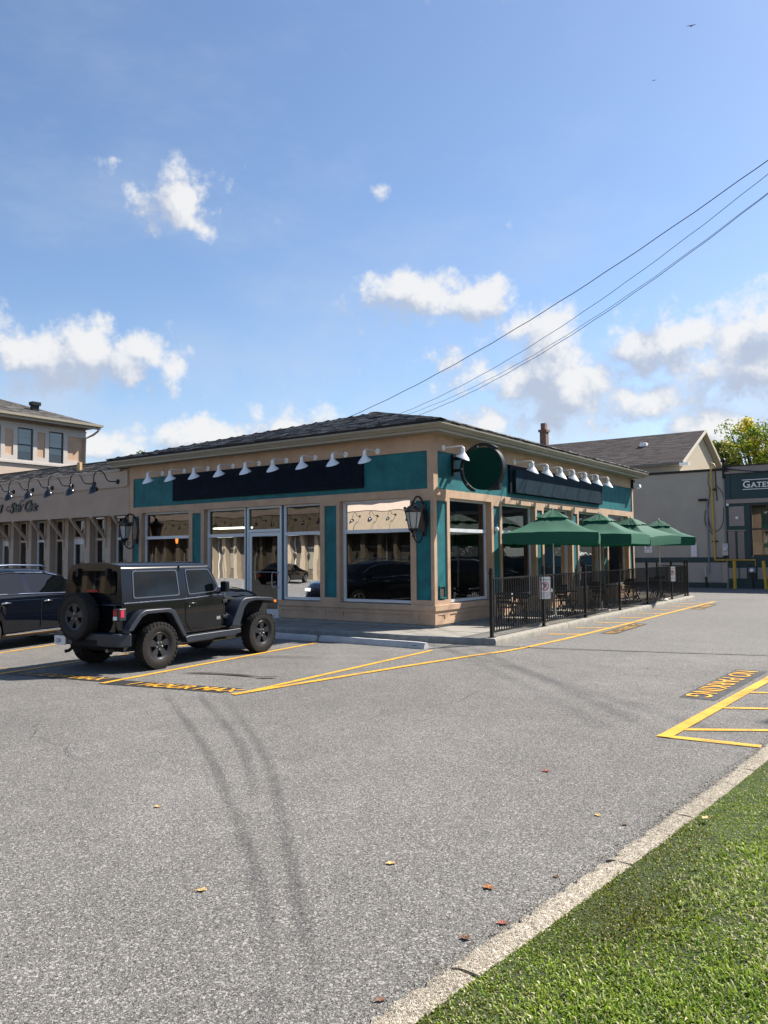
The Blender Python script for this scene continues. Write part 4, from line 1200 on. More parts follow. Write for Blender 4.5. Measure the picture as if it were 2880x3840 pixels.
tabs = [(1.05,2.35,R(20),'round black table behind the first fence panel'),(1.15,5.3,R(60),'round black table behind the second fence panel'),
        (.95,8.6,R(10),'round black table behind the third fence panel'),(.95,11.9,R(40),'round black table behind the fourth fence panel'),(.9,15.0,R(70),'round black table at the far end of the patio')]
for i, (x, y, a, lb_) in enumerate(tabs):
    o = tb0 if i == 0 else copy_tree(tb0); o.location = (x,y,WZ); o.rotation_euler = (0,0,a); o['label'] = lb_; o['group'] = 'black patio tables'
chs = [(1.15,1.55,R(190),'black slatted folding chair nearest the fence corner post'),(.75,3.05,R(10),'black slatted folding chair between the first table and the shop window'),
       (1.45,4.75,R(150),'black slatted folding chair on the near side of the second table'),(.70,5.95,R(20),'black slatted folding chair between the second table and the wall'),
       (1.25,7.85,R(185),'black slatted folding chair on the near side of the third table'),(.60,9.2,R(25),'black slatted folding chair on the far side of the third table'),
       (1.2,11.2,R(170),'black slatted folding chair on the near side of the fourth table'),(.65,12.6,R(10),'black slatted folding chair on the far side of the fourth table'),
       (1.1,14.3,R(180),'black slatted folding chair on the near side of the farthest table'),(.75,15.75,R(5),'black slatted folding chair on the far side of the farthest table')]
for i, (x, y, a, lb_) in enumerate(chs):
    o = ch0 if i == 0 else copy_tree(ch0); o.location = (x,y,WZ); o.rotation_euler = (0,0,a); o['label'] = lb_; o['group'] = 'black folding chairs on the patio'
# ------------------------------------------------------------------ left wing with the clinic
wing = thing('clinic_wing', 'low taupe shop wing with bracketed overhang and clinic lettering', 'building', (-11.85,0,0))
WX = -11.85
wl_ = lambda x, y, z: (x-WX, y, z)
MB(wl_).box(-30,-11.87,.0,.30,3.34,4.86).build('fascia_wall', STUCCO2, wing)
cn = MB(wl_); cn.box(-30,-11.89,-.055,.0,4.29,4.80); cn.box(-30,-12.25,-.085,.0,4.80,4.88); cn.box(-30,-12.05,-.035,0.0,4.265,4.29); cn.build('cornice', TRIM2, wing)
MB(wl_).box(-30,-11.87,.30,.95,3.36,3.40).build('overhang_soffit', TRIM2, wing)
colx = [-22.55,-21.3,-20.09,-18.82,-17.57,-16.38,-15.06,-13.84,-12.62]
for x in colx:
    c = MB(wl_); c.box(x-.15,x+.15,.60,.86,.14,3.36); co = c.build('pier', TRIM2, wing)
    b = MB(wl_).bar((x-.12,.58,2.62),(x-.12,.02,3.30),.07,.09); b.build('brace', TRIM2, co)
    MB(wl_).box(x-.16,x-.08,.56,.60,2.3,3.34).build('brace_plate', TRIM2, co)
    MB(wl_).box(x-.20,x-.06,-.01,.06,3.30,3.345).build('brace_cap', TRIM2, co)
back = MB(wl_); back.box(-30,-11.9,1.9,1.95,.14,3.36); back.box(-30,-11.9,.95,1.95,3.30,3.34); back.build('shop_interior', mat('clinic_interior', (.10,.09,.08), .9), wing)
MB(wl_).box(-30,-11.9,.84,.95,.14,.62).build('dado', STUCCO2, wing)
tfw = lambda a, d, z: (a-WX, .80+d, z)
CURT = mat('curtain_cream', (.55,.48,.36), .9, bump=.6, bscale=14, stretch=(8,8,.3))
for i in range(len(colx)-1):
    p, q = colx[i]+.15, colx[i+1]-.15
    if i in (1, 5):
        window(tfw, p, q, 2.62, 3.34, None, wing, GLASS2, .02, m=TRIM2)
        d_ = MB(tfw); d_.box(p+.02,p+.12,.02,.08,.14,2.52); d_.box(q-.12,q-.02,.02,.08,.14,2.52); d_.box(p+.12,q-.12,.02,.08,2.42,2.52); d_.box(p+.12,q-.12,.02,.08,.14,.45); d_.box(p+.02,q-.02,.02,.10,2.52,2.62)
        do = d_.build('door', ALU, wing); MB(tfw).add([(p+.12,.05,.45),(q-.12,.05,.45),(q-.12,.05,2.42),(p+.12,.05,2.42)], [(0,1,2,3)]).build('pane', GLASS2, do)
    else:
        window(tfw, p+.04, q, .62, 3.34, 2.58, wing, GLASS2, .02, fw=.05, m=ALU if i % 2 else TRIM2)
        if i in (3, 6, 7):
            MB(wl_).box(q-.42,q-.06,1.02,1.05,.62,2.5).build('curtain', CURT, wing)
        if i in (2, 4, 6): MB(wl_).box(p+.1,q-.1,1.10,1.13,2.0,2.55).build('blind', mat('blind_green', (.20,.24,.22), .8), wing)
# shingled apron roof and flat roof behind
MB(wl_).add([(-34,.02,4.885),(-12.05,.02,4.885),(-13.2,2.1,5.58),(-34,2.1,5.58),(-13.2,14.5,5.58),(-34,14.5,5.58)], [(0,1,2,3),(3,2,4,5)]).build('roof', ROOFD, wing)
rfs = shingles('shingles', (-34-WX,.02,4.885), (1,0,0), (0,1,0), 21, lambda s: (0, 21.95-s*.55), 2.08, .335, wing, cols=((.06,.057,.055),(.10,.095,.09),(.15,.14,.13),(.20,.19,.175)))
MB(wl_).box(-34,-13.3,2.08,2.2,5.56,5.64).build('ridge_flashing', BLACKM, wing)
# script lettering
def sign_text(s, size, o, tf, parent, m, **kw):
    return text_mb(s, size, lambda u, v, w: tf(o[0]+u, o[1]-w, o[2]+v), **kw).build('lettering', m, parent)
lt_ = thing('clinic_sign', 'black script letters reading Skin Clinic on the taupe fascia', 'sign', (-19,-.03,3.7))
LB = mat('letter_black', (.006,.006,.008), .35)
for s, x, sz, z in (('hill', -20.15, .44, 0.0), ('S', -19.12, .56, -.04), ('kin', -18.78, .40, 0.0), ('C', -18.16, .60, -.02), ('linic', -17.80, .40, 0.0)):
    text_mb(s, sz, lambda u, v, w, x=x, z=z: (x+u*.95+19, -.02-w, v+z), extrude=.018, shear=.45, bold=.012, space=.9).build('letter', LB, lt_)
fl2 = MB()
for (cx, cz, r_) in ((-18.22,.30,.13),(-19.18,.12,.12)):
    fl2.tube([(cx+19+r_*math.cos(R(40+300*k/18)), -.03, cz+r_*.8*math.sin(R(40+300*k/18))) for k in range(19)], .016, 6)
fl2.build('flourish', LB, lt_)
# black gooseneck lamps
def black_lamp():
    t = thing('gooseneck_lamp', 'x', 'lamp')
    MB().lathe([(0,0),(.085,0),(.085,-.02),(.04,-.05),(0,-.05)], 16, ax='Y').build('wall_rosette', BLACKM, t, smooth=40)
    pts = [(0,-.03,0),(0,-.30,-.01),(0,-.38,.0),(0,-.44,.05),(0,-.49,.14),(0,-.54,.23),(0,-.62,.29),(0,-.73,.31),(0,-.83,.28),(0,-.90,.20),(0,-.93,.08),(0,-.93,-.10)]
    MB().tube(pts, .018, 8).build('arm', BLACKM, t, smooth=60)
    vs, fs = [], []; n = 22
    prof = [(.03,-.08),(.045,-.10),(.045,-.16),(.055,-.17),(.055,-.19),(.05,-.20),(.09,-.23),(.13,-.29),(.155,-.36),(.165,-.42),(.158,-.42),(.14,-.34),(.06,-.23)]
    for rad, z in prof:
        k = max(0.0, (-z-.2)/.22)
        for i in range(n):
            a = 2*math.pi*i/n; vs.append((rad*math.cos(a), -.93+rad*math.sin(a), z + k*(rad*math.sin(a)*.55+.03)))
    for i in range(len(prof)-1):
        for k in range(n): fs.append((i*n+k, i*n+(k+1)%n, (i+1)*n+(k+1)%n, (i+1)*n+k))
    MB().add(vs, fs).build('shade', BLACKM2, t, smooth=50)
    return t
bl0 = black_lamp()
bx_ = [-12.39,-13.69,-14.99,-16.23,-17.50,-18.81,-20.10]
bl_l = ['black gooseneck lamp nearest the corner shop on the clinic fascia','second black gooseneck lamp from the corner shop','third black gooseneck lamp from the corner shop','fourth black gooseneck lamp from the corner shop','black gooseneck lamp above the word Clinic, fifth from the corner shop','black gooseneck lamp above the word Skin','black gooseneck lamp cut by the left picture edge']
for i, x in enumerate(bx_):
    o = bl0 if i == 0 else copy_tree(bl0); o.location = (x,-.055,4.46); o['label'] = bl_l[i]; o['group'] = 'black gooseneck lamps on the clinic fascia'
# window posters
def poster(x, z, label, flip=1):
    t = thing('window_poster', label, 'poster', (x,1.0,z), 0, 'portrait posters in the clinic windows')
    MB().box(-.42,.42,0,.01,-.6,.62).build('sheet', mat('poster_ground', (.10,.10,.10), .7), t)
    f = lambda r_, rz, cx, cz, y, n=22: MB().add([(cx+r_*math.cos(2*math.pi*k/n), y, cz+rz*math.sin(2*math.pi*k/n)) for k in range(n)], [tuple(range(n))])
    f(.33,.42,0,.05,-.003).build('hair', mat('poster_hair', (.22,.15,.09), .7, var=.6, vscale=14, stretch=(9,9,1)), t)
    f(.20,.28,.02,-.06,-.006).build('face', mat('poster_skin', (.50,.34,.26), .7), t)
    for s in (-1, 1):
        f(.05,.022,.02+s*.085,0,-.009,10).build('eye', INK, t)
    f(.055,.022,.02,-.20,-.009,10).build('mouth', mat('poster_lip', (.35,.10,.09), .7), t)
    return t
poster(-16.95, 1.35, 'portrait poster of a pale haired face in the clinic window behind the off-road car')
poster(-19.45, 1.15, 'portrait poster of a face half hidden above the dark crossover roof')
# loose wood block and cable at the roof edge
wb = MB(); wb.box(-.09,.09,-.05,.05,0,.42); o = wb.build('timber_post', mat('bare_timber', (.55,.36,.16), .8, var=.2)); o.location = (-15.8,.75,5.02); tag(o, 'short bare timber stub standing on the clinic roof edge', 'timber')
rc = MB(); rc.tube([(-14.9,.9,5.12),(-14.0,.7,5.10),(-13.3,.5,5.18),(-12.8,.4,5.12),(-12.5,.3,5.06)], .03, 6); rc.tube([(-13.4,.5,5.12),(-13.1,.4,5.30),(-12.8,.45,5.16),(-12.5,.35,5.2)], .012, 5)
tag(rc.build('roof_conduit', ALUD, smooth=60), 'grey conduit lying on the roof junction beside the shop gutter', 'conduit')

# ------------------------------------------------------------------ two-storey building behind
def S75(y, z): return (-16.44+(y+16.44)*1.18, 1.93+(z-1.93)*1.18)
UPX = -25.3
two = thing('two_storey_block', 'beige two storey block with panelled upper windows behind the clinic wing', 'building', (UPX,7.38,0))
tl = lambda a, d, z: (-d, a-7.38, z)                          # wall faces +X
PINK = mat('stucco_cream', (.52,.42,.33), .9, var=.06, bump=.3); TRIMW = mat('trim_stone', (.50,.46,.42), .85, var=.05)
YB = 7.38
wins = [(5.36,6.14),(3.76,4.54),(2.16,2.94),(.56,1.34)]
pans = [(6.36,7.27),(4.75,5.15),(3.14,3.55),(1.55,1.95)]
up = MB(tl); wall_grid(up, -.4, YB, 6.46, 8.30, [(a,b,6.58,8.11,.12) for a, b in wins] + [(a,b,6.76,7.98,.04) for a, b in pans], .1); up.build('window_band', TRIMW, two)
MB(tl).box(-.4,YB,.03,.3,8.30,8.62).build('frieze', STUCCO2, two)
MB(tl).box(-.4,YB,.04,.3,.1,6.46).build('wall', PINK, two)
ba = MB(tl); ba.box(-.4,YB+.02,-.05,.04,6.40,6.50); ba.box(-.4,YB+.02,-.03,0,8.24,8.32); ba.build('belt_course', TRIMW, two)
for a, b in pans: MB(tl).add([(a,.04,6.76),(b,.04,6.76),(b,.04,7.98),(a,.04,7.98)], [(0,1,2,3)]).build('panel', STUCCO, two)
for a, b in wins:
    w_ = MB(tl); w_.box(a,a+.06,.05,.11,6.58,8.11); w_.box(b-.06,b,.05,.11,6.58,8.11); w_.box(a+.06,b-.06,.05,.11,8.05,8.11); w_.box(a+.06,b-.06,.05,.11,6.58,6.64); w_.box(a+.06,b-.06,.04,.10,7.28,7.34)
    wo = w_.build('window', mat('sash_dark', (.025,.035,.045), .4), two)
    MB(tl).add([(a+.06,.08,6.64),(b-.06,.08,6.64),(b-.06,.08,7.28),(a+.06,.08,7.28)], [(0,1,2,3)]).build('pane', GLASS2, wo)
    MB(tl).add([(a+.06,.07,7.34),(b-.06,.07,7.34),(b-.06,.07,8.05),(a+.06,.07,8.05)], [(0,1,2,3)]).build('pane', GLASS2, wo)
    MB(tl).add([(a+.06,.10,7.0),(b-.06,.10,7.0),(b-.06,.10,8.05),(a+.06,.10,8.05)], [(0,1,2,3)]).build('blind', mat('blind_pale', (.82,.88,.88), .8), wo)
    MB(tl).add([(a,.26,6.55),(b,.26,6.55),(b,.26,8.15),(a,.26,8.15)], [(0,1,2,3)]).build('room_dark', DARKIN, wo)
MB(tl).add([(YB,.3,.1),(YB,13,.1),(YB,13,8.62),(YB,.3,8.62),(YB,0,6.46),(YB,0,8.3),(YB,.3,6.46),(YB,.3,8.3)], [(0,1,2,3),(4,6,7,5)]).build('wall', STUCCO2, two)
# hip roof with gutter
ex = .52
rx0, rx1, ry0, ry1, rz0 = UPX-13-ex, UPX+ex, -.4-ex, YB+ex, 8.66
hh = (ry1-ry0)/2; sl = .36
ul = lambda x, y, z: (x-UPX, y-7.38, z)
R1, R2 = (rx1-hh, (ry0+ry1)/2, rz0+hh*sl), (rx0+hh, (ry0+ry1)/2, rz0+hh*sl)
r_ = MB(ul).add([(rx0,ry0,rz0),(rx1,ry0,rz0),(rx1,ry1,rz0),(rx0,ry1,rz0),R1,R2], [(0,1,4,5),(1,2,4),(2,3,5,4),(3,0,5)])
r_.add([(rx0,ry0,rz0-.06),(rx1,ry0,rz0-.06),(rx1,ry1,rz0-.06),(rx0,ry1,rz0-.06)], [(3,2,1,0)])
ro2 = r_.build('roof', mat('roof_shingle_grey', (.085,.08,.075), .95, var=.35, vscale=9, bump=.9, bscale=60, stretch=(1,1,6)), two)
shingles('shingles', ul(rx1,ry0,rz0), (0,1,0), (-1,0,0), ry1-ry0, lambda s: (s, ry1-ry0-s), hh, sl, two, expo=.16, cols=((.07,.066,.062),(.10,.095,.09),(.13,.125,.12),(.16,.15,.145)))
gt = MB(ul); gt.box(rx1-.03,rx1+.09,ry0,ry1+.09,rz0-.10,rz0+.01); gt.box(rx0,rx1,ry1-.03,ry1+.09,rz0-.10,rz0+.01); gt.build('gutter', GUTTER, two)
MB(ul).box(rx1-.05,rx1-.03,ry0,ry1,rz0-.24,rz0-.06).build('fascia', GUTTER, two)
MB(ul).add([(UPX,ry0,rz0-.08),(rx1-.04,ry0,rz0-.08),(rx1-.04,ry1,rz0-.08),(UPX,ry1,rz0-.08)], [(0,1,2,3)]).build('soffit', SOFFIT, two)
dn = MB(ul); dn.tube([(rx1-.02,ry1-.1,8.58),(rx1-.02,ry1-.15,8.35),(rx1-.2,ry1-.32,8.15),(UPX+.07,YB-.08,7.95),(UPX+.07,YB-.08,6.0)], .055, 8); dn.build('downspout', mat('downspout_taupe', (.36,.30,.25), .5), two, smooth=50)
vt = MB(ul); vt.box(rx1-1.62,rx1-1.40,5.0,5.35,9.2,9.45); vt.box(rx1-1.66,rx1-1.32,4.95,5.4,9.45,9.62); vt.build('roof_vent', BLACKM, two)

# ------------------------------------------------------------------ grey and dark green building across the drive
GY = 28.6
gb = thing('gate_shop', 'grey walled building with dark green shop front across the driveway', 'building', (.62,GY,0))
gl = lambda x, y, z: (x-.62, y-GY, z)
GREY = mat('stucco_grey', (.36,.345,.295), .9, var=.08, vscale=.8, bump=.35, bscale=80, streak=.05); DGRN = mat('dark_green_paint', (.008,.040,.045), .6, var=.15, vscale=3)
GREYP = mat('grey_panel', (.29,.29,.275), .85, var=.06); TAUPEG = mat('taupe_band', (.27,.24,.215), .85, var=.06)
MB(gl).box(-16,.62,GY,GY+5,0,6.32).build('wall', GREY, gb)
MB(gl).box(-16,.60,GY-.02,GY,1.37,1.65).build('green_band', DGRN, gb)
MB(gl).box(-16,.60,GY-.03,GY,0,.29).build('green_base', DGRN, gb)
cpg = MB(gl); cpg.box(-16,.64,GY-.06,GY+.3,6.30,6.43); cpg.build('coping', BLACKM, gb)
MB(gl).box(-.42,.34,GY-.035,GY,.32,1.31).build('patch_panel', GREYP, gb)
fz = MB(gl); fz.box(.66,18,GY-.02,GY+5,4.72,6.10); fz.box(.66,.90,GY-.06,GY-.02,4.72,6.10); fz.box(.90,18,GY-.05,GY-.02,4.72,4.84); fz.build('sign_fascia', DGRN, gb)
MB(gl).box(.66,18,GY-.14,GY+5,6.10,6.46).build('cornice', TAUPEG, gb)
MB(gl).box(.62,18.05,GY-.17,GY+5,6.46,6.52).build('coping', BLACKM, gb)
MB(gl).box(.66,18,GY-.05,GY+5,4.50,4.72).build('band', TAUPEG, gb)
fr_ = MB(gl); wall_grid(MB(), 0, 1, 0, 1, [], 1)
fr_ = MB(lambda a, d, z: gl(a, GY+d, z)); wall_grid(fr_, .66, 18, 0, 4.50, [(1.83,4.3,1.69,4.42,.2),(6.2,8.9,1.69,4.42,.2),(10.2,12.9,1.69,4.42,.2),(14,16.6,1.69,4.42,.2)], .2); fr_.build('shop_front', DGRN, gb)
for (a, b, c, d) in ((.80,1.55,3.30,4.34),(.55+.15,1.18,.52,1.08),(1.24,1.59,.52,1.08),(2.1,4.1,.5,1.1),(4.7,5.8,3.3,4.3)):
    MB(gl).box(a,b,GY-.025,GY,c,d).build('panel', TAUPEG if c > 2 else GREYP, gb)
MB(gl).box(.70,1.62,GY-.08,GY,3.03,3.09).build('shelf_mould', TAUPEG, gb)
for (a, b) in ((.74,1.08),(1.20,1.52)):
    fl_ = MB(gl)
    for k in range(6):
        w_ = (b-a)/6; fl_.box(a+k*w_,a+k*w_+w_*.7,GY-.05,GY-.02,1.57,3.02)
    fl_.box(a,b,GY-.03,GY,1.55,3.02); fl_.build('fluted_pilaster', TAUPEG, gb)
tfg = lambda a, d, z: gl(a, GY+d, z)
SASHK = mat('sash_black', (.012,.014,.016), .4)
for (a, b) in ((1.84,3.05),(3.07,4.29),(6.21,7.5),(7.52,8.89),(10.21,12.89),(14.01,16.59)): window(tfg, a, b, 1.70, 4.41, 3.11, gb, GLASS2, .06, m=SASHK)
MB(gl).box(1.83,4.3,GY+.6,GY+.62,1.6,4.5).build('drape', mat('drape_olive', (.17,.18,.11), .9, bump=1, bscale=9, stretch=(9,1,.2)), gb)
MB(gl).box(1.9,4.2,GY+.28,GY+.30,1.70,2.42).build('display_cloth', mat('display_cream', (.40,.36,.27), .9, bump=1, bscale=5, stretch=(6,1,.6)), gb)
MB(gl).lathe([(0,-.05),(.05,-.05),(.075,-.03),(.075,0)], 16, (1.19,GY-.025,3.73), ax='Y').build('round_plaque', WHITE, gb)
MB(gl).lathe([(.0,-.16),(.06,-.14),(.08,-.08),(.05,-.02),(.03,0)], 14, (.76,GY-.02,4.44), ax='Y').build('bulb_lamp', WHITE, gb, smooth=60)
gs = thing('gate_shop_sign', 'white serif letters reading GATES between two white lines on dark green fascia', 'sign', (1.5,GY-.05,5.2))
text_mb('G', .50, lambda u, v, w: (.03+u*1.05, -.012-w, .11+v), extrude=.012, bold=.006).build('letter', WHITE, gs)
text_mb('ATES OF', .385, lambda u, v, w: (.44+u*1.06, -.012-w, .11+v), extrude=.012, bold=.006, space=1.05).build('letter', WHITE, gs)
sf = MB()
for x, zz in ((.50,.11),(.76,.11),(.98,.11),(.47,.11)): sf.box(x-.06,x+.06,-.022,-.002,zz-.0,zz+.02)
sf.build('serif', WHITE, gs)
ln_ = MB(); ln_.box(0,3.2,-.02,0,.50,.535); ln_.box(.03,3.2,-.02,0,0,.035); ln_.build('rule', WHITE, gs)
# services on the wall: gas pipe, conduits, meters
YEL = mat('gas_yellow', (.50,.31,.03), .5, var=.12, vscale=4); CGREY = mat('conduit_bluegrey', (.17,.20,.23), .5, metal=.2)
gp = thing('gas_pipe', 'yellow gas pipe running down the grey wall and along to the meter', 'pipe', (.05,GY-.12,1.5))
g_ = lambda x, z: (x-.05, 0, z-1.5)
MB().tube([g_(-.02,6.55),g_(.05,1.52)], .045, 10).build('riser', YEL, gp, smooth=60)
MB().tube([g_(.03,1.50),g_(2.04,1.50),g_(2.04,1.12)], .036, 10).build('branch', YEL, gp, smooth=60)
cl_ = MB()
for z in (5.3,2.5): cl_.box(-.12,.16,-.03,.11,z-1.5-.04,z-1.5+.04)
cl_.build('clamp', BLACKM, gp)
MB().tube([g_(-.05,6.5),g_(0,6.75),g_(.14,6.66),g_(.2,6.5)], .05, 8).build('gooseneck_vent', mat('brass_worn', (.45,.33,.12), .5), gp, smooth=60)
gm = thing('gas_meter', 'blue grey gas meter hanging under the yellow pipe', 'meter', (1.90,GY-.22,.95))
MB().box(-.18,.18,-.12,.10,-.12,.16).build('body', CGREY, gm, bevel=.04); MB().lathe([(.0,-.14),(.09,-.13),(.10,-.10)], 14, (-.02,-.0,.02), ax='Y').build('dial', WHITE, gm)
pp = MB(); pp.tube([(-.12,0,.1),(-.12,0,.34)], .03, 8); pp.tube([(0,0,-.1),(0,0,-.6),(.05,0,-.95)], .035, 8); pp.tube([(.12,0,.1),(.14,.08,.2)], .04, 8); pp.lathe([(.0,-.05),(.10,-.05),(.10,.05),(0,.05)], 12, (.08,-.02,-.30), ax='Y'); pp.build('pipework', BLACKM, gm, smooth=50)
em = thing('electric_meter', 'pale grey electric meter box with round glass dial', 'meter', (.57,GY,2.06))
MB().box(-.14,.14,-.12,0,-.32,.32).build('box', mat('meter_grey', (.46,.47,.47), .5, var=.1), em, bevel=.01); MB().lathe([(.0,-.2),(.09,-.19),(.115,-.15),(.115,-.12)], 18, (0,0,0), ax='Y').build('dial', mat('meter_glass', (.55,.56,.55), .15), em, smooth=50)
MB().box(-.10,.12,-.10,0,-.46,-.32).build('junction_box', BLACKM, em)
for x, z0, z1, lb_ in ((-.27,.80,4.72,'blue grey conduit beside the yellow gas pipe'),(.61,2.40,5.85,'blue grey service conduit above the electric meter')):
    o = MB().tube([(0,0,0),(0,0,z1-z0)], .04, 8).build('conduit', CGREY, smooth=60); o.location = (x,GY-.07,z0); tag(o, lb_, 'conduit', 'wall conduits')
wc = thing('wall_camera', 'small dark lamp bracket on top of the conduit on the grey wall', 'wall lamp', (-.27,GY-.07,4.72))
MB().box(-.45,-.02,-.10,.03,-.02,.10).build('head', BLACKM, wc, bevel=.03); MB().tube([(0,0,-.02),(-.02,0,.06)], .04, 8).build('stem', BLACKM, wc)
mh = thing('service_mast', 'black weatherhead with knotted cables at the parapet', 'mast', (.61,GY-.09,5.85))
MB().tube([(0,0,0),(0,0,.9)], .07, 8).build('mast', BLACKM, mh, smooth=60); MB().lathe([(.0,1.10),(.12,1.06),(.15,.95),(.12,.88),(0,.86)], 12).build('weatherhead', BLACKM, mh, smooth=60)
kn = MB()
for k in range(9):
    a = random.uniform(0,6.28); kn.tube([(.03,-.03,.55+.05*random.random()),(.1+.2*math.cos(a)*.6,-.1,.55+.22*math.sin(a)),(.25+.12*math.cos(a),-.12,.5+.12*math.sin(a*2))], .018, 5)
kn.build('cable_knot', BLACKM, mh)
def cable(pts, r_, label, name='loose_cable', group='cables on the grey wall'):
    P = [Vector(p_) for p_ in pts]; Q = []
    for i in range(len(P)-1):
        p0, p1, p2, p3 = P[max(i-1,0)], P[i], P[i+1], P[min(i+2,len(P)-1)]
        for k in range(7):
            t = k/7; Q.append(.5*((2*p1)+(p2-p0)*t+(2*p0-5*p1+4*p2-p3)*t*t+(3*p1-p0-3*p2+p3)*t**3))
    Q.append(P[-1]); o0 = P[0]
    o = MB().tube([tuple(q-o0) for q in Q], r_, 6).build(name, BLACKM, smooth=60); o.location = o0
    return tag(o, label, 'cable', group)
y_ = GY-.06
cable([(-.16,y_,6.2),(-.2,y_,5.7),(-.12,y_,5.2),(-.25,y_,4.2),(-.2,y_,3.5),(-.05,y_,3.1),(.25,y_,3.1),(.5,y_,3.5),(.55,y_,4.3)], .014, 'thin black cable looping down the grey wall and up to the conduit')
cable([(.18,y_,6.35),(.2,y_,5.4),(.24,y_,4.68)], .025, 'thick black cable hanging straight beside the yellow pipe')
cable([(.22,y_,5.5),(.45,y_,5.2),(.58,y_,4.8)], .014, 'short black cable bowing from pipe to service conduit')
cable([(-.38,y_,4.2),(-.43,y_,3.7),(-.36,y_,3.35)], .018, 'short curved black cable left of the conduit')
cable([(-.22,y_,3.1),(-.02,y_,2.85),(.0,y_,2.6)], .014, 'short black cable slanting to the yellow pipe')
cable([(.75,GY-.18,6.35),(1.6,GY-.4,6.2),(2.6,GY-.8,6.05),(4.5,GY-2,5.95)], .03, 'sagging service cable in front of the dark green cornice')
fs_ = no_parking_sign('fire_route_sign', (-3.52,GY-.02,2.24), 0, .42, .62, 'white fire route sign with arrows on the grey wall', 'fire route signs', small=False, col=INK)
wbx = MB().box(-.155,.155,-.10,0,-.38,.38).build('wall_cabinet', mat('cabinet_white', (.66,.67,.70), .5, var=.06)); wbx.location = (-1.035,GY,2.05); tag(wbx, 'plain white cabinet on the grey wall above the green band', 'cabinet')
for (x, y, tl_, lb_) in ((1.08,28.15,0.0,'yellow steel bollard guarding the gas meter'),(2.62,27.9,R(-4),'leaning yellow bollard at the right picture edge')):
    o = MB().tube([(0,0,0),(0,0,1.46)], .085, 14).build('bollard', YEL, smooth=60, bevel=.01); o.location = (x,y,0); o.rotation_euler = (0,tl_,0); tag(o, lb_, 'bollard', 'yellow bollards')
dw = MB().tube([(0,0,0),(-.02,0,.55)], .05, 8).build('drain_pipe', BLACKM, smooth=60); dw.location = (-.43,GY-.08,.05); tag(dw, 'short black drain pipe at the foot of the grey wall', 'pipe')
MBd = MB().tube([(-.02,0,0),(-.05,0,.5)], .055, 8).build('downspout_end', mat('pipe_pale', (.42,.42,.40), .6), dw); MBd.location = (0,0,.56)

# ------------------------------------------------------------------ gabled house behind
XG, YE, YR, ZEV, ZRG = -2.36, 32.0, 37.83, 7.30, 9.92
hs = thing('gabled_house', 'gabled house with brown shingle roof rising behind the grey wall', 'house', (XG,YR,0))
hl = lambda x, y, z: (x-XG, y-YR, z)
slp = (ZRG-ZEV)/(YR-YE); YB2 = 2*YR-YE
CREAMG = mat('gable_cream', (.40,.34,.25), .9, var=.06, bump=.3)
gw = MB(hl); gw.add([(XG-.35,YE+.5,0),(XG-.35,YB2-.5,0),(XG-.35,YB2-.5,ZEV+.02),(XG-.35,YR,ZRG-.2),(XG-.35,YE+.5,ZEV+.02)], [(0,1,2,3,4)]); gw.build('gable_wall', CREAMG, hs)
MB(hl).add([(-17,YE+.5,0),(XG-.35,YE+.5,0),(XG-.35,YE+.5,ZEV),(-17,YE+.5,ZEV)], [(0,1,2,3)]).build('wall', GREY, hs)
RB = mat('roof_brown', (.050,.042,.042), .95, var=.3, vscale=3, bump=.6, bscale=30)
hr = MB(hl)
for s in (0, 1):
    y0 = YE if s == 0 else YB2
    hr.add([(-17,y0,ZEV),(XG,y0,ZEV),(XG,YR,ZRG),(-17,YR,ZRG),(-17,y0,ZEV-.10),(XG,y0,ZEV-.10),(XG,YR,ZRG-.10),(-17,YR,ZRG-.10)], [(0,1,2,3),(4,5,6,7),(0,1,5,4)])
hro = hr.build('roof', RB, hs)
shingles('shingles', hl(-17,YE,ZEV), (1,0,0), (0,1,0), 17+XG, lambda s: (0, 17+XG), YR-YE, slp, hs, expo=.19, tabw=.55, thick=.02, cols=((.036,.030,.031),(.048,.040,.041),(.062,.052,.052),(.078,.066,.064)))
bg_ = MB(hl)
for s in (0, 1):
    y0 = YE-.02 if s == 0 else YB2+.02
    bg_.add([(XG+.03,y0,ZEV-.16),(XG+.03,YR,ZRG-.14),(XG+.03,YR,ZRG+.05),(XG+.03,y0,ZEV+.04),(XG-.03,y0,ZEV-.16),(XG-.03,YR,ZRG-.14),(XG-.03,YR,ZRG+.05),(XG-.03,y0,ZEV+.04)], [(0,1,2,3),(4,5,6,7),(0,1,5,4),(3,2,6,7),(0,3,7,4)])
bg_.build('bargeboard', mat('barge_cream', (.52,.48,.40), .6), hs)
gsf = MB(hl)
for s in (0, 1):
    y0 = YE if s == 0 else YB2
    gsf.add([(XG-.36,y0,ZEV-.11),(XG,y0,ZEV-.11),(XG,YR,ZRG-.11),(XG-.36,YR,ZRG-.11)], [(0,1,2,3)])
gsf.build('gable_soffit', SOFFIT, hs)
gg = MB(hl); gg.box(-17,XG,YE-.14,YE-.01,ZEV-.14,ZEV-.01); gg.build('gutter', mat('gutter_brown', (.11,.10,.095), .5), hs)
MB(hl).box(-17,XG-.36,YE,YE+.5,ZEV-.16,ZEV-.13).build('soffit', SOFFIT, hs)
MB(hl).box(XG-.2,XG+.35,YE-.16,YE+.02,ZEV-.22,ZEV-.05).build('eave_return', WHITE, hs)
sv = MB(hl); sv.box(-6.0,-5.55,35.4,35.9,ZEV+slp*3.6-.05,ZEV+slp*3.6+.22); sv.build('roof_vent', WHITE, hs, bevel=.06)
BRK = bpy.data.materials.new('chimney_brick'); BRK.use_nodes = True
bn, bl__ = BRK.node_tree.nodes, BRK.node_tree.links
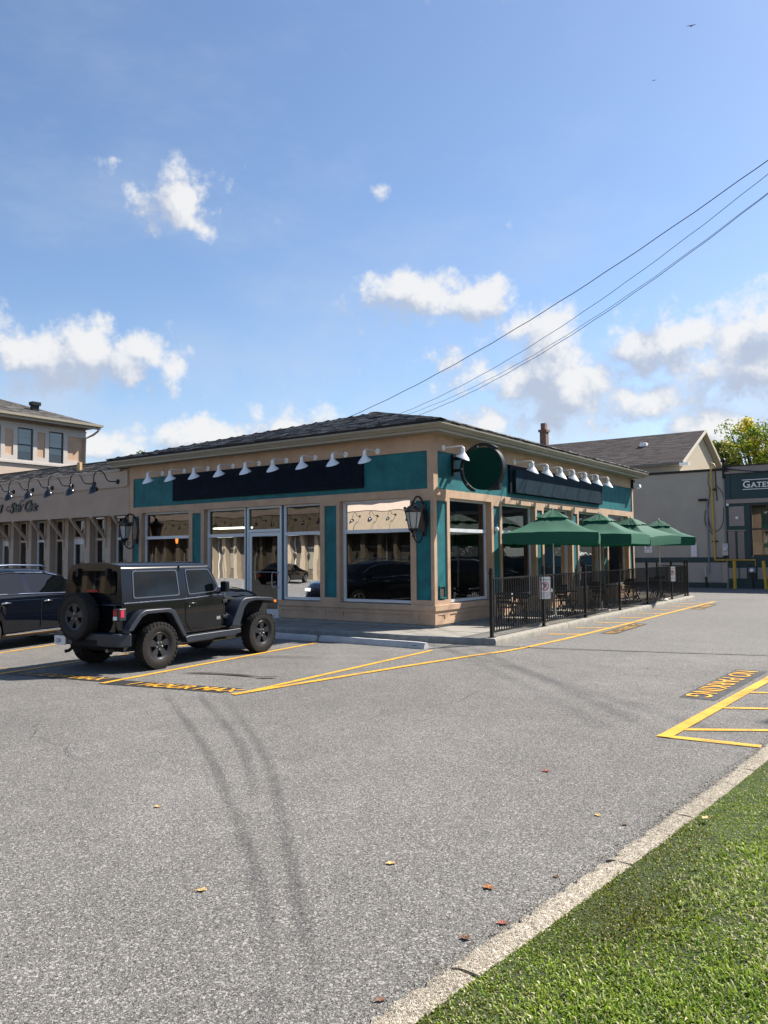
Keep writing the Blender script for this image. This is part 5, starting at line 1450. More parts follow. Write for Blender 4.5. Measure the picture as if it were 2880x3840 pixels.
bt_ = bn.new('ShaderNodeTexBrick'); bt_.inputs['Scale'].default_value = 1.0; bt_.inputs['Color1'].default_value = (.11,.045,.032,1); bt_.inputs['Color2'].default_value = (.18,.08,.058,1); bt_.inputs['Mortar'].default_value = (.30,.26,.22,1)
bt_.inputs['Brick Width'].default_value = .21; bt_.inputs['Row Height'].default_value = .075; bt_.inputs['Mortar Size'].default_value = .008
tcb = bn.new('ShaderNodeTexCoord'); sxb = bn.new('ShaderNodeSeparateXYZ'); axb = bn.new('ShaderNodeMath'); axb.operation = 'ADD'; cxb = bn.new('ShaderNodeCombineXYZ')
bl__.new(tcb.outputs['Object'], sxb.inputs[0]); bl__.new(sxb.outputs[0], axb.inputs[0]); bl__.new(sxb.outputs[1], axb.inputs[1]); bl__.new(axb.outputs[0], cxb.inputs[0]); bl__.new(sxb.outputs[2], cxb.inputs[1])
bl__.new(cxb.outputs[0], bt_.inputs['Vector']); bl__.new(bt_.outputs[0], bn['Principled BSDF'].inputs['Base Color']); bn['Principled BSDF'].inputs['Roughness'].default_value = .9
ch = MB(hl); ch.box(-13.86,-13.38,37.3,37.8,8.8,10.85); ch.box(-13.94,-13.30,37.22,37.88,10.85,11.02); ch.box(-13.80,-13.46,37.35,37.75,11.02,11.50); ch.build('chimney', BRK, hro)
# ------------------------------------------------------------------ wheels
RUB = mat('tyre_rubber', (.018,.017,.016), .65, spec=.25, var=.25, vscale=12, bump=.3, bscale=80)
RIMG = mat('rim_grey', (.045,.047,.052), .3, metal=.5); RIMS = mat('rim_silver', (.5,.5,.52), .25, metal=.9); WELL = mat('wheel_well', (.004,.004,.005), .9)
NUT = mat('lug_nut', (.6,.6,.6), .2, metal=.9)
def wheel(parent, c, r, w, rr, side, offroad=False, rim=RIMG, spare=False):
    """axis along X (side=+1 faces +X); parts: wheel (empty) > tyre, rim"""
    e = bpy.data.objects.new('spare_wheel' if spare else 'wheel', None); COL.objects.link(e); e.parent = parent; e.location = c; e.empty_display_size = .1
    if spare: e.rotation_euler = (0, 0, R(-90))
    elif side < 0: e.rotation_euler = (0, 0, R(180))
    h = w/2
    t = MB()
    sh = r*.955 if offroad else r*.975
    t.lathe([(rr*.98,-h*.80),(rr*1.08,-h*.92),((rr+r)/2,-h),(sh,-h*.90),(r*.985,-h*.72),(r*.985,h*.72),(sh,h*.90),((rr+r)/2,h),(rr*1.08,h*.92),(rr*.98,h*.80)], 40, ax='X')
    if offroad:
        n = 30
        for k in range(n):
            for row, (x0, x1) in enumerate(((-.98,-.55),(-.48,-.05),(.05,.48),(.55,.98))):
                a = 2*math.pi*(k + (.5 if row in (0, 2) else 0) + random.uniform(-.06,.06))/n; da = 2*math.pi/n*.33
                vs = []
                for rad in (r*.955, r*1.0 if row in (1, 2) else r*.99):
                    for (xx, aa) in ((x0,a-da),(x1,a-da*.7),(x1,a+da),(x0,a+da*.8)): vs.append((xx*h, rad*math.cos(aa), rad*math.sin(aa)))
                t.add(vs, [(4,5,6,7),(0,1,5,4),(1,2,6,5),(2,3,7,6),(3,0,4,7)])
            # shoulder lugs on the sidewall
            a = 2*math.pi*(k+.25)/n; da = 2*math.pi/n*.28; vs = []
            for (xx, rad) in ((h*.93,r*.97),(h*1.0,r*.90),(h*1.03,r*.90),(h*1.0,r*.985)):
                for aa in (a-da, a+da): vs.append((xx, rad*math.cos(aa), rad*math.sin(aa)))
            t.add(vs, [(0,1,3,2),(2,3,5,4),(4,5,7,6),(0,2,4,6),(1,3,5,7)])
    t.build('tyre', RUB, e, smooth=35)
    m_ = MB(); m_.lathe([(rr,h*.80),(rr*.97,h*.86),(rr*.92,h*.80),(rr*.88,h*.45),(rr*.86,-h*.8)], 36, ax='X')
    ro = m_.build('rim', rim, e, smooth=40)
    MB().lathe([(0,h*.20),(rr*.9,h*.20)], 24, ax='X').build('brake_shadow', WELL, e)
    sp_ = MB(); ns = 5
    for k in range(ns):
        a = 2*math.pi*k/ns + R(90)
        def P(rad, da, x): return (x, rad*math.cos(a+da), rad*math.sin(a+da))
        w0, w1 = (.34, .30) if offroad else (.20, .16)
        vs = [P(rr*.30,-w0*1.6,h*.62),P(rr*.30,w0*1.6,h*.62),P(rr*.90,w1,h*.74),P(rr*.90,-w1,h*.74),P(rr*.30,-w0*1.6,h*.30),P(rr*.30,w0*1.6,h*.30),P(rr*.90,w1*1.2,h*.36),P(rr*.90,-w1*1.2,h*.36)]
        sp_.add(vs, [(0,1,2,3),(0,1,5,4),(1,2,6,5),(2,3,7,6),(3,0,4,7)])
    sp_.lathe([(0,h*.70),(rr*.20,h*.70),(rr*.36,h*.60),(rr*.36,h*.30)], 20, ax='X')
    sp_.lathe([(rr*.84,h*.36),(rr*.84,h*.72),(rr*.92,h*.78)], 36, ax='X')
    sp_.build('spoke', rim, e, smooth=35)
    nt = MB()
    for k in range(3 if spare else 5):
        a = 2*math.pi*k/(3 if spare else 5) + R(90 if spare else 54); nt.lathe([(0,h*.78),(.013,h*.77),(.016,h*.55)], 8, (0, rr*.27*math.cos(a), rr*.27*math.sin(a)), ax='X')
    nt.build('lug_nut', NUT, e)
    return e
# ------------------------------------------------------------------ generic road car: lofted body with real window faces
def lerp_t(tab, y):
    if y <= tab[0][0]: return tab[0][1]
    for (a, va), (b, vb_) in zip(tab, tab[1:]):
        if y <= b:
            t = (y-a)/(b-a) if b > a else 0; t = t*t*(3-2*t) if False else t
            return va+(vb_-va)*t
    return tab[-1][1]
def road_car(name, label, loc, rz, paint, top, belt, half, wb, rw, side_w, front_w, rear_w, chrome=None, group=None, rails=False, detail=True, pillars=()):
    t = thing(name, label, 'car', loc, rz, group)
    y0, y1 = half[0][0], half[-1][0]
    n = int((y1-y0)/.05); Y = [y0+(y1-y0)*i/n for i in range(n+1)]
    ax_ = (-wb/2, wb/2); ra = rw+.055
    rings = []
    for y in Y:
        w, zb, zt = lerp_t(half, y), lerp_t(belt, y), lerp_t(top, y)
        zt = max(zt, zb+.02)
        zr = .24 + .16*max(0, (abs(y)-(y1-.5))/.5 if y > 0 else (abs(y)-(abs(y0)-.5))/.5)
        for a in ax_:
            if abs(y-a) < ra: zr = max(zr, rw + math.sqrt(max(0, ra*ra-(y-a)**2)))
        inn = max(0, zt-zb)
        xg = .93*w - inn*.36 - .03
        R_ = [(.90*w,zr),(.975*w,max(.36,zr+.02)),(w,max(.60*zb,zr+.05)),(.995*w,zb-.14),(.97*w,zb-.05),(.93*w,zb),(xg+.015,max(zb+.005,zt-.10)),(xg-.06,zt-.035),(xg*.55,zt),(0,zt+.012)]
        rings.append([(x,y,z) for x, z in R_])
    body, glass = MB(), {}
    K = len(rings[0])
    def inr(y, rs): return any(a <= y <= b for a, b in rs)
    V = [v for r_ in rings for v in r_] + [(-v[0],v[1],v[2]) for r_ in rings for v in r_]
    nV = len(rings)*K
    bf = []; gf = {}
    for i in range(n):
        ym = (Y[i]+Y[i+1])/2
        for k in range(K-1):
            key = None
            if k == 5 and inr(ym, side_w): key = [j for j, (a, b) in enumerate(side_w) if a <= ym <= b][0]
            if k >= 6 and inr(ym, front_w): key = 'windscreen'
            if k >= 6 and inr(ym, rear_w): key = 'rear_window'
            for s in (0, 1):
                f = tuple(s*nV+q for q in (i*K+k, (i+1)*K+k, (i+1)*K+k+1, i*K+k+1))
                if key is None: bf.append(f)
                elif isinstance(key, int): gf.setdefault(('side_window', key, s), []).append(f)
                else: gf.setdefault((key, 0, 0), []).append(f)
    for i in (0, n):
        bf.append(tuple(i*K+k for k in range(K)) + tuple(nV+i*K+k for k in range(K-1, -1, -1)))
    def sub(fs):
        idx = {}; vs = []
        out_ = []
        for f in fs:
            g = []
            for q in f:
                if q not in idx: idx[q] = len(vs); vs.append(V[q])
                g.append(idx[q])
            out_.append(tuple(g))
        mb = MB(); mb.v, mb.f = vs, out_
        return mb
    import bmesh as _b
    bo = sub(bf).build('body', paint, t, smooth=42)
    for key, fs in gf.items(): sub(fs).build(key[0], CARGL, t, smooth=42)
    ub = MB(); wmid = lerp_t(half, 0); ub.box(-wmid*.80,wmid*.80,y0+.25,y1-.25,.22,.85); ub.build('underbody', WELL, t)
    for a in ax_:
        for s in (-1, 1): wheel(t, (s*(wmid-.11), a, rw), rw, .22, rw*.68, s, rim=RIMS)
    if detail:
        for s in (-1, 1):
            yr_ = y0+.06; w = lerp_t(half, yr_+.1); zb = lerp_t(belt, yr_)
            MB().box(min(s*w*.55,s*w*.97),max(s*w*.55,s*w*.97),y0-.012,y0+.10,zb-.30,zb-.16).build('tail_lamp', mat('tail_red', (.35,.01,.012), .2, coat=.5), t, bevel=.02)
            w = lerp_t(half, y1-.1)
            MB().box(min(s*w*.5,s*w*.95),max(s*w*.5,s*w*.95),y1-.14,y1+.01,.66,.78).build('headlight', mat('headlight', (.7,.72,.75), .08), t, bevel=.02)
    return t
CARGL = mat('car_glass_dark', (.002,.003,.004), .02, spec=.5)
BLK = mat('car_paint_black', (.0015,.002,.0035), .03, spec=.6); NAVY = mat('car_paint_midnight', (.002,.003,.007), .06, spec=.6); SILV = mat('car_paint_steel', (.16,.20,.24), .3, metal=.5, coat=1.0); REDP = mat('car_paint_red', (.32,.01,.02), .25, coat=1.0)
CHROME = mat('chrome', (.82,.82,.83), .07, metal=1.0)
suv_top = [(-2.42,1.05),(-2.30,1.30),(-2.05,1.55),(-1.6,1.66),(-.6,1.71),(.25,1.69),(.75,1.60),(1.35,1.28),(1.55,1.12),(2.0,1.07),(2.42,.95),(2.55,.75)]
suv_belt = [(-2.42,1.02),(-1.8,1.17),(-.5,1.16),(.8,1.13),(1.5,1.06),(2.2,.97),(2.55,.70)]
suv_half = [(-2.42,.70),(-2.30,.86),(-2.0,.94),(-1.2,.975),(.9,.975),(1.9,.95),(2.3,.86),(2.55,.62)]
suv = road_car('crossover_car', 'dark midnight crossover parked left of the off-road car, cut by the picture edge', (-7.07,-6.74,0), R(13), NAVY, suv_top, suv_belt, suv_half, 2.9, .375,
               [(-1.95,-1.45),(-1.35,-.42),(-.28,.95)], [(.62,1.42)], [(-2.34,-1.85)], rails=True)
# trims of the visible side
for s in (-1, 1):
    def side_pts(ys_, f, k): return [(s*(lerp_t(suv_half, y)*f), y, lerp_t(suv_belt, y)+k) for y in ys_]
    yy = [-1.9+.15*i for i in range(22)]
    MB().tube(side_pts(yy, .945, .004), .013, 6).build('belt_trim', CHROME, suv, smooth=60)
    yt = [-1.85+.14*i for i in range(22)]
    tp = []
    for y in yt:
        zt, zb, w = lerp_t(suv_top, y), lerp_t(suv_belt, y), lerp_t(suv_half, y)
        tp.append((s*(.93*w-(zt-zb)*.36-.005), y, max(zb+.01, zt-.085)))
    MB().tube(tp, .012, 6).build('window_trim', CHROME, suv, smooth=60)
    MB().tube([(s*.60,-1.5,1.70),(s*.60,-1.35,1.765),(s*.60,-.5,1.785),(s*.59,.30,1.76),(s*.58,.45,1.70)], .017, 6).build('roof_rail', CHROME, suv, smooth=60)
    MB().tube([(s*.955,-.98,.33),(s*.962,0,.335),(s*.955,1.0,.34)], .022, 6).build('sill_trim', CHROME, suv, smooth=60)
    for y in (-.98, .16):
        MB().tube([(s*.972,y-.12,.985),(s*1.005,y-.09,.99),(s*1.005,y+.09,.992),(s*.972,y+.12,.99)], .014, 6).build('handle', CHROME, suv, smooth=60)
    MB().box(min(s*.965,s*.978),max(s*.965,s*.978),-.045,-.038,.42,1.10).build('door_seam', WELL, suv)
    mr_ = MB().box(min(s*.95,s*1.12),max(s*.95,s*1.12),.95,1.08,1.12,1.27).build('mirror', NAVY, suv, bevel=.03)

# ------------------------------------------------------------------ the black two-door off-road car
JX, JY, JH = -1.84, -7.55, R(3.2)
WB = 2.66
jp = thing('off_road_car', 'black two-door off-road car with tailgate spare wheel parked nose to the shop', 'car', (JX,JY,0), JH)
PLAS = mat('fender_plastic', (.022,.028,.040), .38, var=.08, spec=.5); HT = mat('hardtop_black', (.004,.005,.008), .14, spec=.45)
def prof_prism(poly, x0, x1): return MB().prism(poly, x0, x1, lambda u, v, d: (d, u, v))
def arcpts(cy, cz, r_, a0, a1, n): return [(cy+r_*math.cos(R(a0+(a1-a0)*k/n)), cz+r_*math.sin(R(a0+(a1-a0)*k/n))) for k in range(n+1)]
# tub with wheel arches (mirrored halves share one mesh via full-width prism)
tub = [(-.66,.55),(-.70,.80),(-.69,1.15),(1.66,1.19),(1.74,1.18),(1.78,.56),(.62,.54)] + arcpts(0,.42,.56,16,164,14)[0:] 
prof_prism(tub, -.772, .772).build('body', BLK, jp, bevel=.022)
MB().box(-.70,.70,-.6,3.0,.34,.62).build('underbody', WELL, jp)
for a in (0, WB): MB().box(-.60,.60,a-.5,a+.5,.5,.98).build('wheel_well', WELL, jp)
# bonnet and front clip
vs, fs = [], []
st = [(1.70,.675,1.10,1.325,.03),(2.1,.645,1.08,1.315,.035),(2.6,.60,1.06,1.26,.035),(2.88,.575,1.05,1.19,.03),(2.97,.565,1.03,1.10,.0)]
for (y, w, z0, z1, cr) in st: vs += [(-w,y,z0),(-w,y,z1-.07),(-w*.93,y,z1-.015),(-w*.45,y,z1+cr),(0,y,z1+cr*1.2),(w*.45,y,z1+cr),(w*.93,y,z1-.015),(w,y,z1-.07),(w,y,z0)]
for i in range(len(st)-1):
    for k in range(8): fs.append((9*i+k,9*i+k+1,9*i+10+k,9*i+9+k))
fs += [tuple(range(9)), tuple(9*4+k for k in range(8,-1,-1))]
MB().add(vs, fs).build('bonnet', BLK, jp, smooth=40)
MB().box(-.57,.57,1.72,3.0,.60,1.09).build('grille', BLK, jp, bevel=.02)
for k in range(7): MB().box(-.33+k*.105,-.28+k*.105,2.995,3.01,.72,1.0).build('grille_slot', WELL, jp)
for s in (-1, 1):
    MB().lathe([(0,3.03),(.07,3.025),(.085,3.0)], 16, (s*.44,0,.90), ax='Y').build('headlight', mat('headlight', (.7,.72,.75), .08), jp, smooth=40)
# fenders
ff = [(1.76,.60),(1.80,.70),(2.02,1.06),(2.14,1.115),(2.45,1.125),(2.92,1.09),(3.02,1.05),(3.06,.98),(3.0,.965),(2.9,1.02),(2.45,1.055),(2.24,1.03),(2.12,.92),(1.98,.58)]
rf = [(-.70,.70),(-.66,.76),(-.46,.98),(-.33,1.035),(.22,1.035),(.33,.99),(.62,.52),(.54,.50),(.25,.93),(.16,.965),(-.28,.965),(-.40,.92),(-.60,.70)]
for s in (-1, 1):
    a, b = sorted((s*.55, s*.935)); prof_prism(ff, a, b).build('front_fender', PLAS, jp, bevel=.018)
    a, b = sorted((s*.74, s*.935)); prof_prism(rf, a, b).build('rear_fender', PLAS, jp, bevel=.018)
    a, b = sorted((s*.90, s*.945)); MB().box(a,b,2.985,3.05,.99,1.035).build('side_marker', mat('amber_lamp', (.75,.16,.01), .25, emit=(.9,.25,.02,.25)), jp)
    # step bar
    stp = MB(); stp.prism([(.60,.40),(.56,.50),(.68,.52),(2.0,.54),(2.0,.46),(1.8,.43)], *sorted((s*.78, s*.95)), lambda u, v, d: (d, u, v)); stp.build('side_step', PLAS, jp, bevel=.012)
    # door skin, hinges, handle
    dp = [(.72,1.125),(1.64,1.145),(1.70,1.05),(1.69,.72),(1.62,.61),(1.50,.575),(.90,.565),(.80,.62),(.72,.78)]
    dr_ = prof_prism(dp, *sorted((s*.770, s*.782))).build('door', BLK, jp, bevel=.008)
    sm = MB(); seam = [(.705,1.14)] + [(u-.01 if u < 1.2 else u+.012, v-.012 if v < .7 else v) for (u, v) in dp[::-1]][:-1]
    sm.tube([(s*.7725, u, v) for u, v in seam] + [(s*.7725,1.665,1.16)], .006, 4); sm.build('door_seam', WELL, dr_)
    hd_ = MB(); hd_.tube([(s*.782,.77,1.075),(s*.815,.80,1.08),(s*.815,.95,1.08),(s*.782,.98,1.075)], .014, 8); hd_.build('handle', mat('handle_black', (.02,.02,.022), .25), dr_, smooth=50)
    MB().lathe([(0,.0),(.016,.0),(.016,-.01)], 8, (s*.79,.80,1.03), ax='X').build('lock', NUT, dr_)
    for z in (1.07, .78):
        MB().box(*sorted((s*.775, s*.80)),1.66,1.78,z-.03,z+.03).build('hinge', mat('hinge_black', (.03,.03,.033), .25, metal=.3), dr_, bevel=.008)
    # mirror
    mm_ = MB().box(*sorted((s*.86, s*1.03)),1.50,1.60,1.26,1.46).build('mirror', HT, jp, bevel=.03)
    MB().tube([(s*.77,1.58,1.24),(s*.88,1.56,1.30)], .022, 6).build('mirror_arm', HT, mm_)
# hard top: lower sill to roof, tapering inward, with raked windscreen
vs, fs = [], []
secs = [(-.690,-.665,-.64),(-.40,-.40,-.40),(.62,.62,.62),(.70,.70,.70),(1.35,1.30,1.28),(1.69,1.42,1.36)]
for (yb, yt, yr_) in secs:
    for (x, y, z) in ((-.768,yb,1.15),(-.690,yt,1.705),(-.665,yr_,1.765),(-.60,yr_,1.80),(-.3,yr_,1.832),(0,yr_,1.842),(.3,yr_,1.832),(.60,yr_,1.80),(.665,yr_,1.765),(.690,yt,1.705),(.768,yb,1.15)): vs.append((x,y,z))
for i in range(len(secs)-1):
    for k in range(10): fs.append((11*i+k,11*i+k+1,11*i+12+k,11*i+11+k))
fs += [tuple(range(11)), tuple(11*5+k for k in range(10,-1,-1))]
MB().add(vs, fs).build('hard_top', HT, jp, smooth=52)
def sidex(z): return .768 + (.690-.768)*(z-1.15)/(1.705-1.15)
def rounded(poly, r_=.05, n=4):
    out_ = []; N = len(poly)
    for i in range(N):
        p0, p1, p2 = (Vector(poly[(i+k) % N]) for k in (-1, 0, 1))
        a = p1 + (p0-p1).normalized()*min(r_, (p0-p1).length*.45); b = p1 + (p2-p1).normalized()*min(r_, (p2-p1).length*.45)
        for k in range(n+1):
            t = k/n; out_.append(tuple((1-t)**2*a + 2*t*(1-t)*p1 + t*t*b))
    return out_
W1 = [(-.46,1.225),(.59,1.235),(.56,1.70),(-.44,1.70)]; W2 = [(.80,1.235),(1.46,1.265),(1.57,1.34),(1.345,1.705),(.755,1.705)]
FRM = mat('window_moulding', (.16,.17,.19), .22, metal=.7)
for s in (-1, 1):
    for poly in (W1, W2):
        pr = rounded(poly); cy = sum(u for u, v in pr)/len(pr); cz = sum(v for u, v in pr)/len(pr)
        inner = [(cy+(u-cy)*.955, cz+(v-cz)*.915) for u, v in pr]
        f = MB(); n = len(pr); vs = []
        for (q, o) in ((pr,.0),(pr,.010),(inner,.010),(inner,.001)):
            for (u, v) in q: vs.append((s*(sidex(v)+o), u, v))
        fs = [(j*n+k, j*n+(k+1)%n, (j+1)*n+(k+1)%n, (j+1)*n+k) for j in range(3) for k in range(n)]
        fo = f.add(vs, fs).build('window_frame', FRM, jp)
        MB().add([(s*(sidex(v)+.003), u, v) for u, v in inner], [tuple(range(n))]).build('pane', CARGL, fo)
    MB().tube([(s*.774,-.66,1.155),(s*.774,.70,1.165),(s*.774,1.64,1.205)], .011, 6).build('belt_moulding', FRM, jp)
    MB().box(*sorted((s*.668, s*.70)),.625,.635,1.2,1.77).build('roof_seam', WELL, jp)
# rear glass, windscreen
def quad(pts, name, m_, par): return MB().add(pts, [tuple(range(len(pts)))]).build(name, m_, par)
rg = rounded([(-.60,1.30),(.60,1.30),(.56,1.70),(-.56,1.70)], .07)
rgo = quad([(x, -.690+(z-1.15)*(.025/.555)-.006, z) for x, z in rg], 'rear_window', CARGL, jp)
quad([(x, 1.70-(z-1.17)*(.33/.60)+.012, z) for x, z in rounded([(-.66,1.24),(.66,1.24),(.60,1.74),(-.60,1.74)], .05)], 'windscreen', CARGL, jp)
for x in (-.42, .36):
    MB().box(x-.03,x+.03,-.70,-.64,1.60,1.74).build('glass_hinge', HT, rgo, bevel=.01)
MB().box(-.14,.14,-.70,-.66,1.34,1.375).build('high_brake_lamp', mat('brake_red', (.45,.02,.02), .3), jp)
# tailgate, tail lamps, bumpers, plate
MB().box(-.62,.62,-.715,-.69,.66,1.13).build('tailgate', BLK, jp, bevel=.015)
TR = mat('tail_red', (.35,.01,.012), .2, coat=.5)
for s in (-1, 1):
    tlb = MB().box(*sorted((s*.635, s*.80)),-.775,-.63,.87,1.075).build('tail_lamp', PLAS, jp, bevel=.015)
    MB().box(*sorted((s*.655, s*.745)),-.785,-.76,.955,1.06).build('red_lens', TR, tlb); MB().box(*sorted((s*.655, s*.745)),-.785,-.76,.885,.945).build('clear_lens', WHITE, tlb)
    MB().box(*sorted((s*.795, s*.806)),-.75,-.68,.93,1.05).build('side_lens', mat('reflector_red', (.55,.03,.06), .3), tlb)
bp_ = MB(); bp_.prism([(-.86,-.70),(-.82,-.80),(-.60,-.86),(.60,-.86),(.82,-.80),(.90,-.60),(.86,-.58),(-.86,-.58)], .44, .66, lambda u, v, d: (u, v, d)); bp_.build('rear_bumper', PLAS, jp, bevel=.025)
MB().box(-.30,.34,-.87,-.855,.44,.55).build('bumper_recess', WELL, jp)
fbp = MB(); fbp.prism([(-.86,3.02),(-.84,3.12),(-.5,3.22),(.5,3.22),(.84,3.12),(.86,3.02)], .50, .74, lambda u, v, d: (u, v, d)); fbp.build('front_bumper', PLAS, jp, bevel=.02)
pl_ = MB().box(-.76,-.46,-.878,-.862,.43,.585).build('licence_plate', SIGNW, jp); text_mb('CJEI', .085, lambda u, v, w: (-.73+u*1.05, -.8795, .475+v), bold=.002).build('lettering', mat('plate_blue', (.03,.06,.25), .5), pl_)
MB().tube([(-.35,-.80,.40),(-.38,-.86,.34),(-.42,-.92,.33)], .028, 8).build('tow_hook', BLACKM, jp)
MB().tube([(.3,-.2,.40),(.45,-.55,.36),(.5,-.78,.37)], .03, 8).build('exhaust', mat('exhaust_steel', (.2,.19,.18), .4, metal=.7), jp, smooth=60)
# badges
sg3 = MB().box(.7835,.7845,1.50,1.60,.74,.80).build('trail_badge', NUT, jp)
text_mb('Jeep', .115, lambda u, v, w: (.7765+w, 1.755+u*.86, .775+v), extrude=.002, bold=.003).build('badge_lettering', NUT, jp)
MB().box(.7765,.7785,1.755,1.92,.738,.748).build('badge_bar', NUT, jp)
MB().tube([(.72,1.79,1.10),(.72,1.785,1.6),(.72,1.70,2.10)], [.006,.004,.003], 6).build('antenna', NUT, jp)
MB().lathe([(0,1.14),(.02,1.13),(.025,1.09)], 8, (.72,1.79,0)).build('antenna_base', BLACKM, jp)
for k in range(2): MB().bar((.70,2.02+k*.07,.92),(.70,2.10+k*.07,1.04),.02,.03).build('fender_vent', FRM, jp)
for a in (0, WB):
    for s in (-1, 1): wheel(jp, (s*.815, a, .405), .405, .235, .235, s, offroad=True)
wheel(jp, (-.13,-.865,.93), .405, .235, .235, 1, offroad=True, spare=True)
MB().box(-.25,0,-.76,-.70,.83,1.03).build('spare_carrier', WELL, jp)

# ------------------------------------------------------------------ cars the windows mirror: stand beside and behind the camera
sed_top = [(-2.35,.98),(-2.2,1.04),(-1.75,1.10),(-1.15,1.35),(-.5,1.45),(.2,1.44),(.6,1.36),(1.25,1.05),(1.5,.98),(2.1,.90),(2.35,.70)]
sed_belt = [(-2.35,.92),(-1.5,1.0),(0,.96),(1.2,.93),(2.0,.85),(2.35,.62)]
sed_half = [(-2.35,.70),(-2.2,.84),(-1.7,.90),(1.5,.90),(2.1,.82),(2.35,.60)]
def sedan(loc, rz, paint, label): return road_car('sedan_car', label, loc, rz, paint, sed_top, sed_belt, sed_half, 2.75, .33, [(-1.4,-.45),(-.35,.75)], [(.52,1.25)], [(-1.68,-1.0)], group='cars seen in the shop windows')
sedan((-21.2,-23.5,0), R(140), SILV, 'steel blue sedan mirrored in the front shop window nearest the corner')
sedan((-27.2,-24.0,0), R(165), BLK, 'black sedan mirrored in the front shop windows beside the door')
road_car('crossover_car', 'black crossover mirrored in the shop window beside the door', (-12.6,-20.6,0), R(168), BLK, suv_top, suv_belt, suv_half, 2.9, .375, [(-1.95,-1.45),(-1.35,-.42),(-.28,.95)], [(.62,1.42)], [(-2.34,-1.85)], group='cars seen in the shop windows')
road_car('crossover_car', 'dark crossover mirrored in the first side window behind the patio', (9.8,20.5,0), R(95), NAVY, suv_top, suv_belt, suv_half, 2.9, .375, [(-1.95,-1.45),(-1.35,-.42),(-.28,.95)], [(.62,1.42)], [(-2.34,-1.85)], group='cars seen in the shop windows')
sedan((14.5,26.0,0), R(80), REDP, 'red sedan mirrored in the first side window')
# ------------------------------------------------------------------ trees
BARK = mat('bark', (.075,.055,.04), .95, var=.4, vscale=8, bump=1, bscale=30)
def tree(label, loc, H, cr, crz, cz, ncl, nleaf, cols, lsize, name='broadleaf_tree', seed=1, cone=False):
    rs = np.random.default_rng(seed); rd = random.Random(seed)
    t = thing(name, label, 'tree', loc)
    tr = MB(); zt = cz - crz*.2
    tr.tube([(0,0,0),(.05,.02,H*.25),(-.05,.06,zt*.8),(0,0,zt+crz*.6)], [H*.028,H*.021,H*.016,H*.006], 9)
    cl = []
    for i in range(ncl):
        while True:
            v = rs.uniform(-1, 1, 3)
            d = np.linalg.norm(v)
            if .25 < d < 1: break
        if cone:
            z = rs.random()**1.3; a = rs.uniform(0, 6.28); r_ = cr*(1-z)*rs.uniform(.35,1.0)
            c = np.array([r_*math.cos(a), r_*math.sin(a), cz-crz+2*crz*z])
        else:
            v *= (.72+.28*rs.random())/max(d, .45) * (d**.3)
            c = np.array([v[0]*cr, v[1]*cr, cz+v[2]*crz])
        cl.append(c)
        if i % 3 == 0:
            m_ = c*.5; tr.tube([(0,0,zt*.55+rd.random()*crz*.3), (m_[0]*.9, m_[1]*.9, (zt*.6+c[2])/2), tuple(c)], [H*.010,H*.006,H*.002], 5)
    tr.build('trunk', BARK, t, smooth=60)
    cl = np.array(cl); n = nleaf
    ci = rs.integers(0, len(cl), n); rad = cr*(.20 if not cone else .14)*rs.uniform(.6,1.4,len(cl))
    off = rs.normal(0, 1, (n,3)); off /= np.linalg.norm(off, axis=1)[:,None]; off *= (rs.random(n)**.45)[:,None]*rad[ci][:,None]; off[:,2] *= .75
    C = cl[ci] + off
    nrm_ = off/np.maximum(1e-6, np.linalg.norm(off,axis=1))[:,None]*.7 + rs.normal(0,.7,(n,3)) + np.array([0,0,.5]); nrm_ /= np.linalg.norm(nrm_,axis=1)[:,None]
    a = np.cross(nrm_, rs.normal(0,1,(n,3))); a /= np.linalg.norm(a,axis=1)[:,None]; b = np.cross(nrm_, a)
    s = lsize*rs.uniform(.6,1.3,n)[:,None]
    V = np.empty((n,4,3)); V[:,0] = C-a*s; V[:,1] = C-b*s*.55-nrm_*s*.12; V[:,2] = C+a*s; V[:,3] = C+b*s*.55-nrm_*s*.12
    me = bpy.data.meshes.new('crown'); me.vertices.add(n*4); me.vertices.foreach_set('co', V.reshape(-1))
    me.loops.add(n*4); me.loops.foreach_set('vertex_index', np.arange(n*4, dtype=np.int32)); me.polygons.add(n); me.polygons.foreach_set('loop_start', (np.arange(n)*4).astype(np.int32)); me.update(calc_edges=True)
    tone = rs.random(len(cl)); pal = np.array(cols)
    k = (tone[ci]*.7 + rs.random(n)*.3)*(len(pal)-1); i0 = np.clip(k.astype(int), 0, len(pal)-2); f = (k-i0)[:,None]
    col = pal[i0]*(1-f)+pal[i0+1]*f; col *= rs.uniform(.75,1.25,(n,1))
    ca = me.attributes.new('leaf', 'FLOAT_COLOR', 'POINT'); cc = np.ones((n,4,4)); cc[:,:,:3] = col[:,None,:]; ca.data.foreach_set('color', cc.reshape(-1))
    me.materials.append(MAT.get('leaf_cards') or attr_mat('leaf_cards', 'leaf', rough=.55, trans=.4, spec=.35))
    o = bpy.data.objects.new('crown', me); COL.objects.link(o); o.parent = t
    return t
tree('yellowing broadleaf tree rising behind the dark green shop front', (-1.5,50.5,0), 12.5, 4.3, 3.7, 8.7, 170, 26000, [(.06,.13,.018),(.18,.26,.025),(.42,.40,.03),(.68,.52,.04)], .12, seed=3)
tree('leafy tree mostly hidden by the gabled house roof', (-5.0,47.5,0), 12, 2.6, 2.2, 8.9, 60, 6000, [(.04,.07,.012),(.10,.13,.015),(.22,.18,.02)], .10, seed=5)
tree('small tree top peeking over the left end of the shop roof', (-30.9,15.4,0), 9, 1.7, 1.6, 7.1, 45, 4500, [(.03,.06,.01),(.07,.12,.015),(.14,.16,.02)], .08, seed=7)
